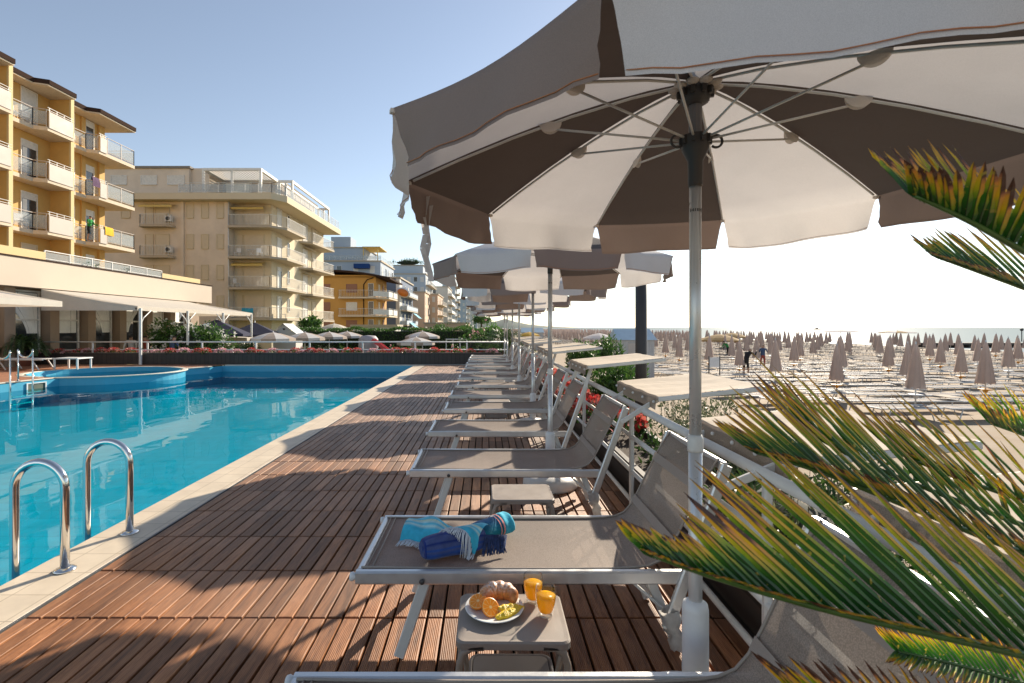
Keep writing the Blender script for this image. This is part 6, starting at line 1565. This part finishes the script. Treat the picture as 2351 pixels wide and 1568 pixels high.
# ------------------------------------------------------------------ people
skin=(.42,.25,.17)
def person(name, joints, edges, rad, loc, rz, label, cloth, group=None, scale=1.0):
    """joints: name -> (x,y,z); one continuous skinned body; cloth: function(z, x, y)-> slot"""
    me=bpy.data.meshes.new(name); names=list(joints); ix={n:i for i,n in enumerate(names)}
    me.from_pydata([joints[n] for n in names],[(ix[a],ix[b]) for a,b in edges],[]); me.update()
    ob=bpy.data.objects.new(name,me); col.objects.link(ob)
    md=ob.modifiers.new('skin','SKIN'); md.use_smooth_shade=True
    for i,n in enumerate(names):
        r=rad[n]; me.skin_vertices[0].data[i].radius=(r,r*.85) if not isinstance(r,tuple) else r
        me.skin_vertices[0].data[i].use_root=(n=='pelvis')
    sb=ob.modifiers.new('sub','SUBSURF'); sb.levels=1; sb.render_levels=1
    dg=bpy.context.evaluated_depsgraph_get(); nm=bpy.data.meshes.new_from_object(ob.evaluated_get(dg)); bpy.data.objects.remove(ob)
    slots=[m for m in cloth[0]]
    nm.materials.clear()
    for m in slots: nm.materials.append(m)
    for p in nm.polygons: p.material_index=cloth[1](p.center); p.use_smooth=True
    o=bpy.data.objects.new(name,nm); col.objects.link(o); o.location=loc; o.rotation_euler=(0,0,rz); o.scale=(scale,)*3
    return tag(o,label,'person',group)
SK=mat('tanned_skin',skin,.55,0,.06,10); BLK=mat('black_cotton',(.012,.012,.014),.9); GRN=mat('green_cotton',(.02,.24,.05),.9); RED=mat('brick_cotton',(.30,.06,.04),.9); BLU=mat('blue_cotton',(.05,.09,.18),.9); HR=mat('dark_hair',(.02,.014,.01),.7); WHC=mat('white_cotton',(.6,.6,.6),.9)
RADS={'pelvis':(.15,.11),'waist':(.13,.10),'chest':(.16,.11),'neck':.055,'head':(.085,.10),'crown':(.07,.085),'sl':.065,'sr':.065,'el':.045,'er':.045,'wl':.033,'wr':.033,'hl':.042,'hr':.042,'hpl':.09,'hpr':.09,'kl':.062,'kr':.062,'al':.043,'ar':.043,'tl':.04,'tr':.04}
for s in 'lr':
    for k in range(4): RADS['f%d%s'%(k,s)]=.011
EDG=[('pelvis','waist'),('waist','chest'),('chest','neck'),('neck','head'),('head','crown'),('chest','sl'),('sl','el'),('el','wl'),('wl','hl'),('chest','sr'),('sr','er'),('er','wr'),('wr','hr'),('pelvis','hpl'),('hpl','kl'),('kl','al'),('al','tl'),('pelvis','hpr'),('hpr','kr'),('kr','ar'),('ar','tr')]
def stand(lean=0, armfwd=.3, armup=-.2):
    c=math.sin(lean)
    J={'pelvis':(0,0,.93),'waist':(0,.12*c,1.10),'chest':(0,.38*c,1.34-.1*abs(c)),'neck':(0,.50*c+.01,1.49-.16*abs(c)),'head':(0,.58*c+.02,1.60-.18*abs(c)),'crown':(0,.60*c+.02,1.69-.2*abs(c)),
       'hpl':(-.09,0,.88),'hpr':(.09,0,.88),'kl':(-.11,.03,.49),'kr':(.12,.05,.49),'al':(-.12,-.02,.09),'ar':(.14,.0,.09),'tl':(-.13,.13,.03),'tr':(.16,.15,.03)}
    ch=J['chest']
    for s,g in (('l',-1),('r',1)):
        J['s'+s]=(g*.19,ch[1],ch[2]+.08); J['e'+s]=(g*.25,ch[1]+armfwd*.5,ch[2]-.16+armup*.2); J['w'+s]=(g*.18,ch[1]+armfwd+.12,ch[2]-.12+armup); J['h'+s]=(g*.16,ch[1]+armfwd+.20,ch[2]-.12+armup)
        h=J['h'+s]
    return J
def sit():
    J=stand(.15,.25,-.25); 
    for n in list(J):
        x,y,z=J[n]; J[n]=(x,y,z-.46) if n[0] not in 'ka' and n not in('tl','tr') else J[n]
    J['hpl']=(-.09,.03,.46); J['hpr']=(.09,.03,.46); J['kl']=(-.11,.45,.48); J['kr']=(.11,.45,.48); J['al']=(-.11,.47,.09); J['ar']=(.11,.47,.09); J['tl']=(-.11,.60,.03); J['tr']=(.11,.60,.03)
    return J
def cl(top,bot,zt,zb,neck,hairz):
    return ([SK,top,bot,HR],lambda c:3 if c.z>hairz else (0 if c.z>neck else (1 if c.z>zb and abs(c.x)<.27 else (2 if c.z>zt and c.z<=zb else 0))))
x=(1712-1115)*27.5/1150; person('person',stand(.75,.30,.25),EDG,RADS,(x,27.5,sz(x,27.5)),R(-60),'person in black clothes leaning toward a closed umbrella on the sand',cl(BLK,BLK,.55,.98,1.42,1.53),scale=1.03)
x=(1771-1115)*32/1150; person('person',stand(.1,.25,.1),EDG,RADS,(x,33,sz(x,33)),R(160),'person standing behind a closed umbrella, only legs and arm showing',cl(BLU,RED,.5,.98,1.46,1.6))
x=(1952-1115)*50/1150; person('person',stand(.5,.3,-.1),EDG,RADS,(x,50,sz(x,50)),R(90),'tiny dark figure bending under the flat white beach umbrella',cl(BLK,BLK,.3,.98,1.4,1.5))
x=(1672-1115)*44/1150; person('person',stand(.7,.3,-.3),EDG,RADS,(x,44,sz(x,44)),R(90),'tiny dark green figure stooping at the straw umbrella',cl(GRN,BLK,.3,.98,1.35,1.45))
person('person',stand(.1,.2,-.1),EDG,RADS,(-25.75,32.55,7.05),R(-90),'person in a green shirt standing on the yellow hotel corner balcony',cl(GRN,BLK,.5,.98,1.46,1.58))
for i,(px,Y,t_,lab) in enumerate(((338,23.2,RED,'diner with bare shoulders seated behind the rail by the awning post'),(380,24,BLK,'dark haired diner in black seated left of the white oleander'),(302,23.5,WHC,'diner in white seated below the restaurant windows'),(395,22.6,BLU,'diner in blue seated right of the awning post'))):
    zz=-.10; person('person',sit(),EDG,RADS,((px-1115)*Y/1150,Y,zz),R((160,20,200,-30)[i]),lab,cl(t_,BLK,.3,.52,.98,1.10)) 
# ------------------------------------------------------------------ light, sky, camera
SAZ=R(32.5); SEL=R(26)
w=bpy.data.worlds.new('World'); scene.world=w; w.use_nodes=True; nt=w.node_tree; bg=nt.nodes['Background']
sky=nt.nodes.new('ShaderNodeTexSky'); sky.sky_type='NISHITA'; sky.sun_disc=False; sky.sun_elevation=SEL; sky.sun_rotation=SAZ; sky.air_density=1.0; sky.dust_density=.2; sky.ozone_density=1.2; sky.altitude=0
hs=nt.nodes.new('ShaderNodeHueSaturation'); hs.inputs['Saturation'].default_value=.76; nt.links.new(sky.outputs[0],hs.inputs['Color']); nt.links.new(hs.outputs[0],bg.inputs[0]); bg.inputs[1].default_value=.092
ld=bpy.data.lights.new('sun','SUN'); ld.energy=5.0; ld.angle=R(.55); ld.color=(1,.88,.71)
lo=bpy.data.objects.new('sun',ld); col.objects.link(lo)
sd=Vector((math.sin(SAZ)*math.cos(SEL),math.cos(SAZ)*math.cos(SEL),math.sin(SEL)))
lo.rotation_euler=sd.to_track_quat('Z','Y').to_euler(); lo.location=(30,40,30)
cd=bpy.data.cameras.new('camera'); cam=bpy.data.objects.new('camera',cd); col.objects.link(cam); scene.camera=cam
cam.location=(0,0,H); cam.rotation_euler=(R(90),0,0); cd.sensor_width=36; cd.lens=36*1150/2351; cd.shift_x=(1175.5-1115)/2351; cd.shift_y=-(784-752)/2351
cd.clip_start=.05; cd.clip_end=60000
cd.dof.use_dof=True; cd.dof.focus_distance=6.0; cd.dof.aperture_fstop=11
scene.view_settings.view_transform='Standard'; scene.view_settings.look='None'; scene.view_settings.exposure=EXPO; scene.view_settings.gamma=1
scene.render.engine='CYCLES'; cy=scene.cycles
cy.use_denoising=True; cy.max_bounces=10; cy.transparent_max_bounces=16; cy.diffuse_bounces=4; cy.glossy_bounces=4; cy.transmission_bounces=8; cy.caustics_reflective=False; cy.caustics_refractive=False; cy.sample_clamp_indirect=8
